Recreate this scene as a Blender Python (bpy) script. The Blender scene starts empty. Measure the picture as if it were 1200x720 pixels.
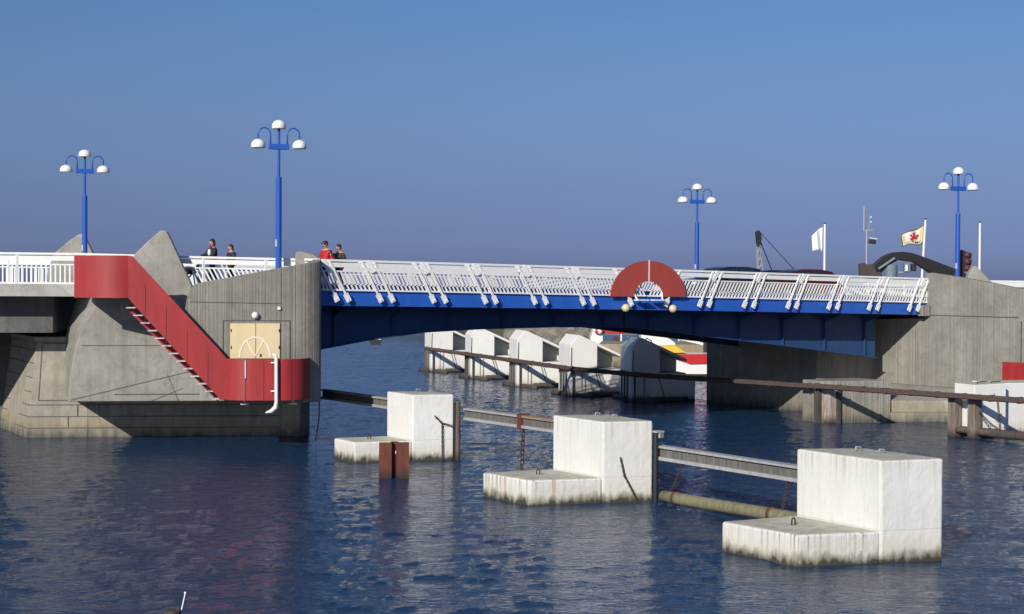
import bpy, math, random
from mathutils import Vector, Matrix
R = math.radians
rnd = random.Random(7)
scn = bpy.context.scene
col = scn.collection

# ------------------------------------------------------------------ materials
def newmat(name):
    m = bpy.data.materials.new(name); m.use_nodes = True
    nt = m.node_tree; b = nt.nodes['Principled BSDF']
    return m, nt, b
def N(nt, t, **k):
    n = nt.nodes.new(t)
    for a, v in k.items(): setattr(n, a, v)
    return n
def ramp(nt, src, stops):
    r = N(nt, 'ShaderNodeValToRGB'); e = r.color_ramp.elements
    while len(e) < len(stops): e.new(0.5)
    for i, (p, c) in enumerate(stops):
        e[i].position = p
        e[i].color = (c, c, c, 1) if isinstance(c, (int, float)) else (*c, 1)
    nt.links.new(src, r.inputs[0]); return r.outputs[0]
def noise(nt, vec, scale, detail=4, rough=.55, dist=0):
    n = N(nt, 'ShaderNodeTexNoise'); n.inputs['Scale'].default_value = scale
    n.inputs['Detail'].default_value = detail; n.inputs['Roughness'].default_value = rough
    n.inputs['Distortion'].default_value = dist
    nt.links.new(vec, n.inputs['Vector']); return n.outputs['Fac']
def crests(nt, vec, stretch, deg):
    m = N(nt, 'ShaderNodeMapping', vector_type='TEXTURE'); m.inputs['Scale'].default_value = (stretch, 1, 1); m.inputs['Rotation'].default_value = (0, 0, R(deg))
    nt.links.new(vec, m.inputs['Vector']); return m.outputs[0]
def mapped(nt, vec, s, rot=(0,0,0)):
    m = N(nt, 'ShaderNodeMapping'); m.inputs['Scale'].default_value = s; m.inputs['Rotation'].default_value = rot
    nt.links.new(vec, m.inputs['Vector']); return m.outputs[0]
def mix(nt, fac, a, b, mode='MIX'):
    m = N(nt, 'ShaderNodeMix', data_type='RGBA', blend_type=mode)
    for sock, v in ((m.inputs[0], fac), (m.inputs[6], a), (m.inputs[7], b)):
        if hasattr(v, 'links') or hasattr(v, 'is_linked'): nt.links.new(v, sock)
        elif isinstance(v, (int, float)): sock.default_value = v
        else: sock.default_value = (*v, 1)
    return m.outputs[2]
def mul(nt, a, b, op='MULTIPLY'):
    m = N(nt, 'ShaderNodeMath', operation=op)
    for sock, v in ((m.inputs[0], a), (m.inputs[1], b)):
        if isinstance(v, (int, float)): sock.default_value = v
        else: nt.links.new(v, sock)
    return m.outputs[0]
def bump(nt, h, strength, dist=.02, nrm=None):
    b = N(nt, 'ShaderNodeBump'); b.inputs['Strength'].default_value = strength; b.inputs['Distance'].default_value = dist
    nt.links.new(h, b.inputs['Height'])
    if nrm: nt.links.new(nrm, b.inputs['Normal'])
    return b.outputs[0]
def pos(nt):
    return N(nt, 'ShaderNodeNewGeometry').outputs['Position']
def zof(nt, p):
    s = N(nt, 'ShaderNodeSeparateXYZ'); nt.links.new(p, s.inputs[0]); return s.outputs[2]

def paint(name, c, rough=.45, var=.15, metal=0, dirt=.25, dirtc=(.2,.17,.13)):
    m, nt, b = newmat(name); tc = N(nt, 'ShaderNodeTexCoord').outputs['Object']
    n1 = noise(nt, mapped(nt, tc, (2.2, 2.2, .5)), 1.6, 5)
    n2 = noise(nt, tc, 9, 4)
    f = ramp(nt, n1, [(.35, 0), (.75, 1)])
    c2 = tuple(x*(1-var) for x in c)
    base = mix(nt, f, c, c2)
    d = mul(nt, ramp(nt, n2, [(.55, 0), (.8, 1)]), dirt)
    nt.links.new(mix(nt, d, base, tuple(x*.45+y*.35 for x, y in zip(c, dirtc))), b.inputs['Base Color'])
    b.inputs['Roughness'].default_value = rough; b.inputs['Metallic'].default_value = metal
    nt.links.new(bump(nt, n2, .15, .004), b.inputs['Normal'])
    return m

def concrete(name, c, ribs=0.0, stain=.5, courses=False, algae=True):
    """weathered cast concrete: vertical water streaks, blotches, optional board marks"""
    m, nt, b = newmat(name); p = pos(nt)
    big = noise(nt, p, .55, 6, .6)
    fine = noise(nt, p, 14, 5, .65)
    streak = noise(nt, mapped(nt, p, (3.2, 3.2, .16)), 1.3, 6, .62)
    base = mix(nt, ramp(nt, big, [(.32, 0), (.68, 1)]), tuple(x*1.08 for x in c), tuple(x*.66 for x in c))
    blot = noise(nt, p, 1.9, 7, .68, .6)
    base = mix(nt, mul(nt, ramp(nt, blot, [(.48, 0), (.64, 1)]), .6), base, (c[0]*.55, c[1]*.52, c[2]*.46))
    pale = noise(nt, mapped(nt, p, (1.2, 1.2, .5)), 1.1, 6, .65)
    base = mix(nt, mul(nt, ramp(nt, pale, [(.56, 0), (.72, 1)]), .4), base, tuple(min(x*1.35, .6) for x in c))
    base = mix(nt, mul(nt, ramp(nt, streak, [(.48, 0), (.72, 1)]), stain), base, (c[0]*.5, c[1]*.49, c[2]*.46))
    base = mix(nt, mul(nt, ramp(nt, fine, [(.3, 0), (.75, 1)]), .28), base, tuple(x*1.25 for x in c))
    h = fine
    nrm = None
    if ribs > 0:
        board = noise(nt, mapped(nt, p, (9.5, 9.5, .02)), 1.0, 3, .7)
        base = mix(nt, mul(nt, ramp(nt, board, [(.5, 0), (.64, 1)]), .5*ribs), base, tuple(x*.55 for x in c))
        nrm = bump(nt, ramp(nt, board, [(.35, 0), (.6, 1)]), .7*ribs, .035)
    if algae:
        z = zof(nt, p); wob = noise(nt, mapped(nt, p, (2.5, 2.5, .8)), 1.5, 4)
        zz = mul(nt, z, mul(nt, wob, -.9), 'ADD')
        wet = ramp(nt, mul(nt, zz, .5, 'ADD'), [(.0, 1), (.55, 0)])
        green = ramp(nt, mul(nt, zz, .5, 'ADD'), [(.25, 0), (.5, 1), (.95, 0)])
        base = mix(nt, mul(nt, green, .5), base, (.26, .22, .11))
        base = mix(nt, mul(nt, wet, .85), base, (.055, .05, .035))
    nt.links.new(base, b.inputs['Base Color'])
    b.inputs['Roughness'].default_value = .88
    nt.links.new(bump(nt, h, .5, .012, nrm), b.inputs['Normal'])
    return m

def white_concrete(name, dirty=1.0, bands='none', k=1.0):
    m, nt, b = newmat(name); p = pos(nt); z = zof(nt, p)
    big = noise(nt, p, .8, 5); fine = noise(nt, p, 11, 6, .7)
    streak = noise(nt, mapped(nt, p, (5, 5, .22)), 1.4, 6, .65)
    drips = noise(nt, mapped(nt, p, (8.5, 8.5, .05)), 1.2, 3, .6)
    base = mix(nt, ramp(nt, big, [(.3, 0), (.7, 1)]), (.74*k, .73*k, .69*k), (.66*k, .65*k, .605*k))
    base = mix(nt, mul(nt, ramp(nt, streak, [(.52, 0), (.74, 1)]), .38*dirty), base, (.46, .44, .38))
    # dirt running down from the top edges (z just under .69 and 2.25)
    def band(top, ln):
        d = mul(nt, mul(nt, z, -1.0), top, 'ADD')
        return ramp(nt, mul(nt, d, 1.0/ln), [(0, 1), (1, 0)])
    ab = mul(nt, z, 2.30, 'LESS_THAN')
    hi = mul(nt, z, .95, 'GREATER_THAN'); lo = mul(nt, z, .75, 'LESS_THAN')
    dr = ramp(nt, drips, [(.5, 0), (.62, 1)])
    topdirt = mul(nt, mul(nt, mul(nt, mul(nt, band(2.27, .75), hi), ab), dr), ramp(nt, noise(nt, mapped(nt, p, (1.1, 1.1, .4)), 1.0, 3), [(.38, .35), (.58, 1)]))
    slabdirt = mul(nt, mul(nt, mul(nt, band(.72, .75), lo), dr), ramp(nt, noise(nt, mapped(nt, p, (1.4, 1.4, .4)), 1.0, 3), [(.36, .35), (.54, 1)]))
    base = mix(nt, mul(nt, topdirt, .6*dirty if bands == 'tall' else 0.0), base, (.25, .23, .17))
    base = mix(nt, mul(nt, slabdirt, .85*dirty if bands == 'slab' else 0.0), base, (.17, .15, .12))
    rust = ramp(nt, noise(nt, mapped(nt, p, (2.4, 2.4, .12)), 1.1, 3), [(.645, 0), (.69, 1)])
    base = mix(nt, mul(nt, rust, .6*dirty if bands == 'slab' else 0.0), base, (.42, .2, .07))
    if bands == 'tall':
        dz = mul(nt, mul(nt, z, -.71, 'ADD'), 0, 'ABSOLUTE'); base = mix(nt, ramp(nt, dz, [(.006, .35), (.014, 0)]), base, (.3, .28, .22))
    # horizontal faces are lichen grey
    g = N(nt, 'ShaderNodeNewGeometry'); s = N(nt, 'ShaderNodeSeparateXYZ'); nt.links.new(g.outputs['Normal'], s.inputs[0])
    up = ramp(nt, s.outputs[2], [(.7, 0), (.9, 1)])
    lich = ramp(nt, noise(nt, p, 2.6, 7, .7), [(.38, 0), (.6, 1)])
    base = mix(nt, mul(nt, up, .8), base, mix(nt, lich, (.56, .53, .40), (.37, .35, .25)))
    wob = noise(nt, mapped(nt, p, (3, 3, 1.2)), 1.6, 5)
    zz = mul(nt, z, mul(nt, wob, -.55), 'ADD')
    green = ramp(nt, mul(nt, zz, .35, 'ADD'), [(.05, 1), (.72, 0)])
    wet = ramp(nt, mul(nt, zz, .35, 'ADD'), [(.13, 1), (.38, 0)])
    base = mix(nt, mul(nt, green, .6), base, (.45, .38, .2))
    base = mix(nt, wet, base, (.05, .048, .03))
    nt.links.new(base, b.inputs['Base Color']); b.inputs['Roughness'].default_value = .8
    nt.links.new(bump(nt, fine, .6, .015), b.inputs['Normal'])
    return m

def rusty(name, c1, c2, wet=True):
    m, nt, b = newmat(name); p = pos(nt)
    n = noise(nt, mapped(nt, p, (7, 7, .7)), 1.5, 6, .7)
    base = mix(nt, ramp(nt, n, [(.35, 0), (.68, 1)]), c1, c2)
    if wet:
        z = zof(nt, p)
        base = mix(nt, ramp(nt, mul(nt, z, .35, 'ADD'), [(.35, 1), (.75, 0)]), base, (.03, .022, .016))
    nt.links.new(base, b.inputs['Base Color']); b.inputs['Roughness'].default_value = .85
    nt.links.new(bump(nt, n, .6, .02), b.inputs['Normal'])
    return m

M = {}
M['rail_white'] = paint('rail_white', (.86, .86, .83), .4, .08, 0, .12)
M['rail_grey'] = paint('rail_grey', (.62, .62, .6), .4, .15, 0, .3)
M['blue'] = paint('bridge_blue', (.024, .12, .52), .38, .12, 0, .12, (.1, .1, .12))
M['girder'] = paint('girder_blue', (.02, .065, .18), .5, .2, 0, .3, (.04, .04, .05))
M['lamp_blue'] = paint('lamp_blue', (.02, .10, .45), .35, .08, 0, .05)
M['opal'] = paint('opal_shade', (.85, .85, .82), .3, .03, 0, .04)
M['red'] = paint('stair_red', (.37, .027, .029), .5, .25, 0, .35, (.2, .05, .05))
M['seam_red'] = paint('seam_red', (.20, .012, .018), .7, .1, 0, .2)
M['sign_red'] = paint('sign_red', (.42, .065, .05), .65, .12, 0, .2, (.5, .3, .25))
M['cream'] = paint('door_cream', (.72, .58, .34), .5, .06, 0, .1)
M['emblem_cream'] = paint('emblem_cream', (.80, .75, .62), .5, .05, 0, .15)
M['white'] = paint('plain_white', (.80, .80, .78), .5, .05, 0, .1)
M['concrete'] = concrete('concrete_smooth', (.325, .312, .275), 0, .6)
M['board'] = concrete('concrete_boarded', (.285, .27, .235), .8, .55)
M['board_right'] = concrete('concrete_boarded_right', (.315, .302, .262), .9, .65)
M['stone'] = concrete('stone_courses', (.375, .345, .285), 0, .7)
M['deckc'] = concrete('deck_concrete', (.46, .45, .42), 0, .4, algae=False)
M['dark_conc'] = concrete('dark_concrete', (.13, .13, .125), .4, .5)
M['fin'] = concrete('fin_concrete', (.36, .345, .30), 0, .3, algae=False)
M['block'] = white_concrete('whitewashed_concrete', 1.0, 'tall')
M['slab'] = white_concrete('whitewashed_slab', 1.0, 'slab')
M['block_far'] = white_concrete('whitewashed_far', .5, 'none', 1.14)
M['block_clean'] = white_concrete('whitewashed_clean', .3, 'tall', 1.04)
M['slab_clean'] = white_concrete('whitewashed_slab_clean', .35, 'slab', 1.04)
M['rust'] = rusty('rust', (.17, .05, .025), (.08, .03, .02))
M['pile'] = rusty('pile_wood', (.16, .12, .09), (.07, .05, .04))
M['pile_grey'] = rusty('pile_steel', (.50, .47, .43), (.22, .10, .06))
M['pile_stout'] = rusty('pile_stout', (.25, .22, .19), (.12, .075, .055))
M['timber'] = rusty('timber', (.10, .082, .068), (.042, .035, .032), False)
M['timber_red'] = rusty('timber_red', (.12, .065, .05), (.06, .045, .04), False)
M['log'] = rusty('algae_log', (.25, .23, .13), (.13, .12, .07), False)
M['galv'] = rusty('galvanised', (.42, .42, .42), (.30, .29, .27), False)
M['web_grey'] = rusty('web_grey', (.17, .165, .155), (.09, .08, .07), False)
M['rustpatch'] = rusty('rust_patch', (.26, .14, .08), (.35, .27, .2), False)
M['chain'] = rusty('chain_rust', (.07, .045, .03), (.03, .02, .015), False)
M['steel'] = paint('steel_grey', (.38, .39, .4), .45, .1, .2, .2)
M['groove'] = paint('groove_dark', (.11, .105, .095), .9, .1, 0, 0)
M['black'] = paint('black', (.018, .018, .02), .5, .1, 0, .1)
M['boom'] = paint('boom_dark', (.006, .0065, .007), .6, .2, 0, .2)
M['brown'] = paint('attachment_brown', (.07, .05, .04), .7, .3, 0, .3)
M['tyre'] = paint('tyre', (.02, .02, .02), .85, .1, 0, .1)
M['navy'] = paint('car_navy', (.012, .018, .045), .2, .05, .1, .05)
M['maroon'] = paint('car_maroon', (.075, .012, .016), .2, .05, .1, .05)
M['asphalt'] = concrete('asphalt', (.055, .055, .055), 0, .2, algae=False)
M['skin'] = paint('skin', (.52, .28, .20), .5, .05, 0, 0)
M['hair'] = paint('hair_dark', (.022, .012, .01), .5, .2, 0, 0)
M['jacket_red'] = paint('jacket_red', (.42, .012, .02), .6, .15, 0, 0)
M['jacket_olive'] = paint('jacket_olive', (.035, .032, .024), .7, .15, 0, 0)
M['jacket_navy'] = paint('jacket_navy', (.02, .02, .032), .7, .15, 0, 0)
M['trouser'] = paint('trousers_dark', (.025, .027, .035), .8, .15, 0, 0)
M['scarf'] = paint('scarf_red', (.25, .01, .025), .8, .15, 0, 0)
M['shirt'] = paint('shirt_white', (.75, .74, .72), .8, .05, 0, 0)
M['pink'] = paint('pink_cloth', (.6, .3, .34), .8, .1, 0, 0)
M['yellow'] = paint('yellow', (.75, .52, .05), .5, .1, 0, .1)
M['boat_red'] = paint('boat_red', (.55, .025, .025), .4, .08, 0, .1)
M['tan'] = concrete('tan_stone', (.36, .29, .19), 0, .4)
M['flagcream'] = paint('flag_cream', (.68, .60, .26), .8, .05, 0, 0)
M['hem_dark'] = paint('hem_dark', (.05, .06, .07), .8, .1, 0, 0)
M['cabinet'] = paint('cabinet_blue_grey', (.16, .21, .26), .5, .1, 0, .15)
M['signal_maroon'] = paint('signal_maroon', (.09, .025, .022), .6, .1, 0, .1)
m, nt, b = newmat('glass_dark'); b.inputs['Base Color'].default_value = (.02, .03, .045, 1); b.inputs['Roughness'].default_value = .06; M['glass'] = m
m, nt, b = newmat('boat_glass'); b.inputs['Base Color'].default_value = (.06, .12, .19, 1); b.inputs['Roughness'].default_value = .1; M['boat_glass'] = m
# riprap
m, nt, b = newmat('rock'); p = pos(nt)
n1 = noise(nt, p, .7, 6, .7); n2 = noise(nt, p, 3.0, 5, .6)
c = mix(nt, ramp(nt, n1, [(.35, 0), (.65, 1)]), (.27, .24, .18), (.13, .12, .09))
c = mix(nt, mul(nt, ramp(nt, n2, [(.4, 0), (.7, 1)]), .5), c, (.34, .31, .26))
nt.links.new(c, b.inputs['Base Color']); b.inputs['Roughness'].default_value = .95
nt.links.new(bump(nt, n2, .8, .2), b.inputs['Normal']); M['rock'] = m
# grass on land
m, nt, b = newmat('land'); p = pos(nt)
c = mix(nt, ramp(nt, noise(nt, p, .2, 6, .6), [(.35, 0), (.65, 1)]), (.06, .07, .03), (.13, .11, .06))
nt.links.new(c, b.inputs['Base Color']); b.inputs['Roughness'].default_value = 1; M['land'] = m
# water
m, nt, b = newmat('water'); p = pos(nt)
b.inputs['Base Color'].default_value = (.010, .038, .092, 1); b.inputs['Roughness'].default_value = .04
b.inputs['IOR'].default_value = 1.33
swell = noise(nt, crests(nt, p, 1.8, -30), .8, 2, .5, .3)
chop = noise(nt, crests(nt, p, 2.2, -24), 2.4, 4, .6, .5)
rip = noise(nt, crests(nt, p, 2.4, -33), 7.0, 4, .65, .4)
gust = ramp(nt, noise(nt, p, .05, 3), [(.35, .6), (.65, 1.1)])
h = mul(nt, mul(nt, swell, .12), mul(nt, chop, .17), 'ADD')
h = mul(nt, h, mul(nt, rip, .15), 'ADD')
h = mul(nt, h, gust)
nt.links.new(bump(nt, h, 1.0, .32), b.inputs['Normal']); M['water'] = m

# ------------------------------------------------------------------ mesh builder
class MB:
    def __init__(s): s.v = []; s.f = []
    def add(s, vs, fs):
        o = len(s.v); s.v += [Vector(q) for q in vs]; s.f += [tuple(i+o for i in f) for f in fs]; return s
    def box(s, c, d, rz=0, ry=0, rx=0):
        mt = Matrix.Rotation(rz, 3, 'Z') @ Matrix.Rotation(ry, 3, 'Y') @ Matrix.Rotation(rx, 3, 'X')
        vs = [Vector(c) + mt @ Vector((x*d[0]/2, y*d[1]/2, z*d[2]/2)) for x in (-1, 1) for y in (-1, 1) for z in (-1, 1)]
        return s.add(vs, [(0,1,3,2), (4,6,7,5), (0,4,5,1), (2,3,7,6), (0,2,6,4), (1,5,7,3)])
    def bar(s, a, b, w, h, up=(0,0,1)):
        a = Vector(a); b = Vector(b); t = (b-a).normalized(); u = Vector(up)
        if abs(t.dot(u)) > .99: u = Vector((1, 0, 0))
        sd = t.cross(u).normalized(); u2 = sd.cross(t).normalized()
        vs = [q + sd*x*w/2 + u2*y*h/2 for q in (a, b) for x, y in ((-1,-1), (1,-1), (1,1), (-1,1))]
        return s.add(vs, [(3,2,1,0), (4,5,6,7), (0,1,5,4), (1,2,6,5), (2,3,7,6), (3,0,4,7)])
    def tube(s, pts, r, n=10, caps=True):
        pts = [Vector(q) for q in pts]; rs = r if isinstance(r, (list, tuple)) else [r]*len(pts)
        rings = []; ref = None
        for i, q in enumerate(pts):
            t = (pts[min(i+1, len(pts)-1)] - pts[max(i-1, 0)]).normalized()
            if ref is None: ref = Vector((0,0,1)) if abs(t.z) < .9 else Vector((1,0,0))
            u = t.cross(ref).normalized(); w = u.cross(t).normalized(); ref = w
            rings.append([q + (u*math.cos(2*math.pi*k/n) + w*math.sin(2*math.pi*k/n))*rs[i] for k in range(n)])
        vs = [x for rg in rings for x in rg]; fs = []
        for i in range(len(pts)-1):
            for k in range(n): fs.append((i*n+k, i*n+(k+1)%n, (i+1)*n+(k+1)%n, (i+1)*n+k))
        if caps: fs += [tuple(range(n))[::-1], tuple((len(pts)-1)*n+k for k in range(n))]
        return s.add(vs, fs)
    def prism(s, poly, z0, z1):
        n = len(poly)
        g = lambda z, i: z[i] if isinstance(z, (list, tuple)) else z
        vs = [(q[0], q[1], g(z0, i)) for i, q in enumerate(poly)] + [(q[0], q[1], g(z1, i)) for i, q in enumerate(poly)]
        return s.add(vs, [tuple(range(n))[::-1], tuple(range(n, 2*n))] + [(i, (i+1)%n, n+(i+1)%n, n+i) for i in range(n)])
    def extr(s, pts, vec):
        n = len(pts); pts = [Vector(q) for q in pts]; vec = Vector(vec)
        vs = pts + [q+vec for q in pts]
        return s.add(vs, [tuple(range(n))[::-1], tuple(range(n, 2*n))] + [(i, (i+1)%n, n+(i+1)%n, n+i) for i in range(n)])
    def loft(s, A, B):
        n = len(A)
        return s.add(list(A)+list(B), [tuple(range(n))[::-1], tuple(range(n, 2*n))] + [(i, (i+1)%n, n+(i+1)%n, n+i) for i in range(n)])
    def lathe(s, prof, c=(0,0,0), n=20, sy=1, sx=1):
        vs = []; fs = []; k = len(prof)
        for r, z in prof:
            for i in range(n):
                a = 2*math.pi*i/n; vs.append((c[0]+r*math.cos(a)*sx, c[1]+r*math.sin(a)*sy, c[2]+z))
        for j in range(k-1):
            for i in range(n): fs.append((j*n+i, j*n+(i+1)%n, (j+1)*n+(i+1)%n, (j+1)*n+i))
        fs += [tuple(range(n))[::-1], tuple((k-1)*n+i for i in range(n))]
        return s.add(vs, fs)
    def ball(s, c, r, n=14, sc=(1,1,1)):
        prof = []
        k = n//2
        vs = []; fs = []
        for j in range(k+1):
            t = -math.pi/2 + math.pi*j/k
            rr = max(math.cos(t), .02)
            for i in range(n):
                a = 2*math.pi*i/n
                vs.append((c[0]+r*sc[0]*rr*math.cos(a), c[1]+r*sc[1]*rr*math.sin(a), c[2]+r*sc[2]*math.sin(t)))
        for j in range(k):
            for i in range(n): fs.append((j*n+i, j*n+(i+1)%n, (j+1)*n+(i+1)%n, (j+1)*n+i))
        fs += [tuple(range(n))[::-1], tuple(k*n+i for i in range(n))]
        return s.add(vs, fs)
    def strip(s, path, thick_dir=None, th=.3):
        """wall: path of (x, y, zbot, ztop); thickness along per-point inward normals given as (nx, ny)"""
        n = len(path); vs = []; fs = []
        for (x, y, z0, z1), (nx, ny) in zip(path, thick_dir):
            vs += [(x, y, z0), (x, y, z1), (x+nx*th, y+ny*th, z1), (x+nx*th, y+ny*th, z0)]
        for i in range(n-1):
            a = i*4; b_ = a+4
            for k in range(4): fs.append((a+k, b_+k, b_+(k+1)%4, a+(k+1)%4))
        fs += [(0,1,2,3), tuple((n-1)*4+k for k in (3,2,1,0))]
        return s.add(vs, fs)
    def build(s, name, mat, parent=None, smooth=False, bevel=0, loc=None, segs=2):
        org = Vector(loc) if loc is not None else (parent_world(parent) if parent else Vector((0,0,0)))
        me = bpy.data.meshes.new(name)
        me.from_pydata([tuple(q-org) for q in s.v], [], s.f)
        import bmesh
        bm = bmesh.new(); bm.from_mesh(me); bmesh.ops.recalc_face_normals(bm, faces=bm.faces); bm.to_mesh(me); bm.free()
        me.materials.append(mat)
        if smooth:
            for q in me.polygons: q.use_smooth = True
        o = bpy.data.objects.new(name, me); col.objects.link(o)
        if parent: o.parent = parent
        else: o.location = org
        if bevel:
            bv = o.modifiers.new('bevel', 'BEVEL'); bv.width = bevel; bv.segments = segs; bv.limit_method = 'ANGLE'; bv.angle_limit = R(40)
        return o
def parent_world(o):
    v = Vector((0,0,0))
    while o: v = v + o.location; o = o.parent
    return v
def tag(o, label=None, cat=None, group=None, kind=None):
    if label: o['label'] = label
    if cat: o['category'] = cat
    if group: o['group'] = group
    if kind: o['kind'] = kind
    return o
def thing(name, label, cat, loc=(0,0,0), group=None):
    o = bpy.data.objects.new(name, None); col.objects.link(o); o.location = loc
    return tag(o, label, cat, group)
def copy_tree(o, parent=None):
    c = o.copy(); col.objects.link(c)
    if parent: c.parent = parent
    for ch in list(o.children): copy_tree(ch, c)
    return c
def struct(o): o['kind'] = 'structure'; return o

# pier frame of the left pier: a to the right along its face, b out of the face
EL = Vector((math.cos(R(22)), -math.sin(R(22)))); NL = Vector((EL.y, -EL.x)); OL = Vector((-.05, -.6))
def PL(a, b, z=None):
    q = OL + EL*a + NL*b
    return (q.x, q.y) if z is None else (q.x, q.y, z)

# ------------------------------------------------------------------ setting
# open water out to the horizon, with a rippled sheet set into it round the bridge
X0, X1, Y0, Y1 = -46.0, 74.0, -46.0, 96.0
far_water = MB()
for q in ([(-1500, -400), (2600, -400), (2600, Y0), (-1500, Y0)], [(-1500, Y1), (2600, Y1), (2600, 4200), (-1500, 4200)],
          [(-1500, Y0), (X0, Y0), (X0, Y1), (-1500, Y1)], [(X1, Y0), (2600, Y0), (2600, Y1), (X1, Y1)]):
    far_water.add([(x, y, 0) for x, y in q], [(0,1,2,3)])
struct(far_water.build('water', M['water']))
import numpy as np
def rippled_water(step=.15):
    nx = int((X1-X0)/step)+1; ny = int((Y1-Y0)/step)+1
    x = np.linspace(X0, X1, nx); y = np.linspace(Y0, Y1, ny); gx, gy = np.meshgrid(x, y, indexing='ij')
    rg = np.random.RandomState(11); z = np.zeros_like(gx)
    patch = .75+.35*np.sin(gx*.11+1.3*np.sin(gy*.07))*np.sin(gy*.09+.8*np.sin(gx*.05+1))
    for k in range(72):
        L = .45*(2.0/.45)**(rg.rand()**1.6); th = math.atan2(.866, .5)+rg.normal(0, .42)+.12
        kx, ky = 2*math.pi/L*math.cos(th), 2*math.pi/L*math.sin(th)
        slope = .0118*(1.0 if L < 1.4 else .6); ph = rg.rand()*6.283
        w = kx*gx+ky*gy+ph+.5*np.sin(.13*gx*rg.rand()+.11*gy+rg.rand()*6)
        z += slope*L/6.283*(np.sin(w)+.18*np.sin(2*w+.6))
    edge = np.minimum(np.minimum(gx-X0, X1-gx), np.minimum(gy-Y0, Y1-gy)); z *= patch*np.clip(edge/6, 0, 1)
    co = np.stack([gx, gy, z], -1).reshape(-1, 3).astype(np.float32)
    idx = np.arange(nx*ny).reshape(nx, ny); f = np.stack([idx[:-1,:-1], idx[1:,:-1], idx[1:,1:], idx[:-1,1:]], -1).reshape(-1, 4)
    me = bpy.data.meshes.new('water'); me.vertices.add(len(co)); me.vertices.foreach_set('co', co.ravel())
    me.loops.add(f.size); me.loops.foreach_set('vertex_index', f.ravel().astype(np.int32))
    me.polygons.add(len(f)); me.polygons.foreach_set('loop_start', np.arange(0, f.size, 4, dtype=np.int32)); me.polygons.foreach_set('use_smooth', np.ones(len(f), dtype=bool))
    me.update(); me.validate(); me.materials.append(M['water'])
    o = bpy.data.objects.new('water', me); col.objects.link(o); struct(o)
rippled_water()
def zd(u): return 5.71 - .013*u - .00013*u*u       # top of the bridge deck

# left approach road, right approach road
mb = MB(); poly = [PL(-46, -2.0), PL(-9.6, -2.0), PL(-.9, -1.9), (-.12, .15), (-1.2, 10.6), PL(-6, -13.5), PL(-46, -13.5)]
mb.prism(poly, [5.45]*7, [5.92, 5.90, 5.74, 5.72, 5.72, 5.8, 5.95])
struct(mb.build('approach_road', M['deckc']))
mb = MB(); poly = [(30.75, .2), (33.4, -.6), (90, -16), (94, 0), (36, 10.6), (29.2, 10.6)]
mb.prism(poly, 4.6, [5.18, 5.12, 4.9, 4.9, 5.1, 5.18])
o = mb.build('approach_road', M['asphalt']); struct(o)
# harbour quay at the right, far bank
mb = MB(); mb.prism([(43, -12), (43, 12), (47, 28), (54, 42), (150, 42), (150, -12)], -2, 2.0)
struct(mb.build('quay_ground', M['tan']))
# far stone bank: irregular slope
mb = MB(); cols_ = 90; rows = 9; A = Vector((53.0, 79.0)); B = Vector((120, 42)); t = (B-A).normalized(); nn = Vector((t.y, -t.x))
if nn.dot(Vector((22, 52))-Vector((0,0))+A) > 0: nn = -nn
nn = Vector((.48, .877))
for i in range(cols_+1):
    for j in range(rows+1):
        s_ = i/cols_; w = j/rows
        q = A + (B-A)*s_ + nn*(w*7.0)
        ends = min(1, i/5.0)
        mb.v.append(Vector((q.x + rnd.uniform(-.3, .3), q.y + rnd.uniform(-.3, .3), (-.6 + 4.4*w)*(.35+.65*ends) + rnd.uniform(-.25, .25))))
for i in range(cols_):
    for j in range(rows):
        a = i*(rows+1)+j; mb.f.append((a, a+1, a+rows+2, a+rows+1))
struct(mb.build('stone_bank', M['rock']))
mb = MB(); q0 = A+nn*6.6; q1 = B+nn*6.6
mb.prism([q0[:], q1[:], (400, 90), (400, 300), (130, 300)], -1, 3.55)
struct(mb.build('land', M['land']))

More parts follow.
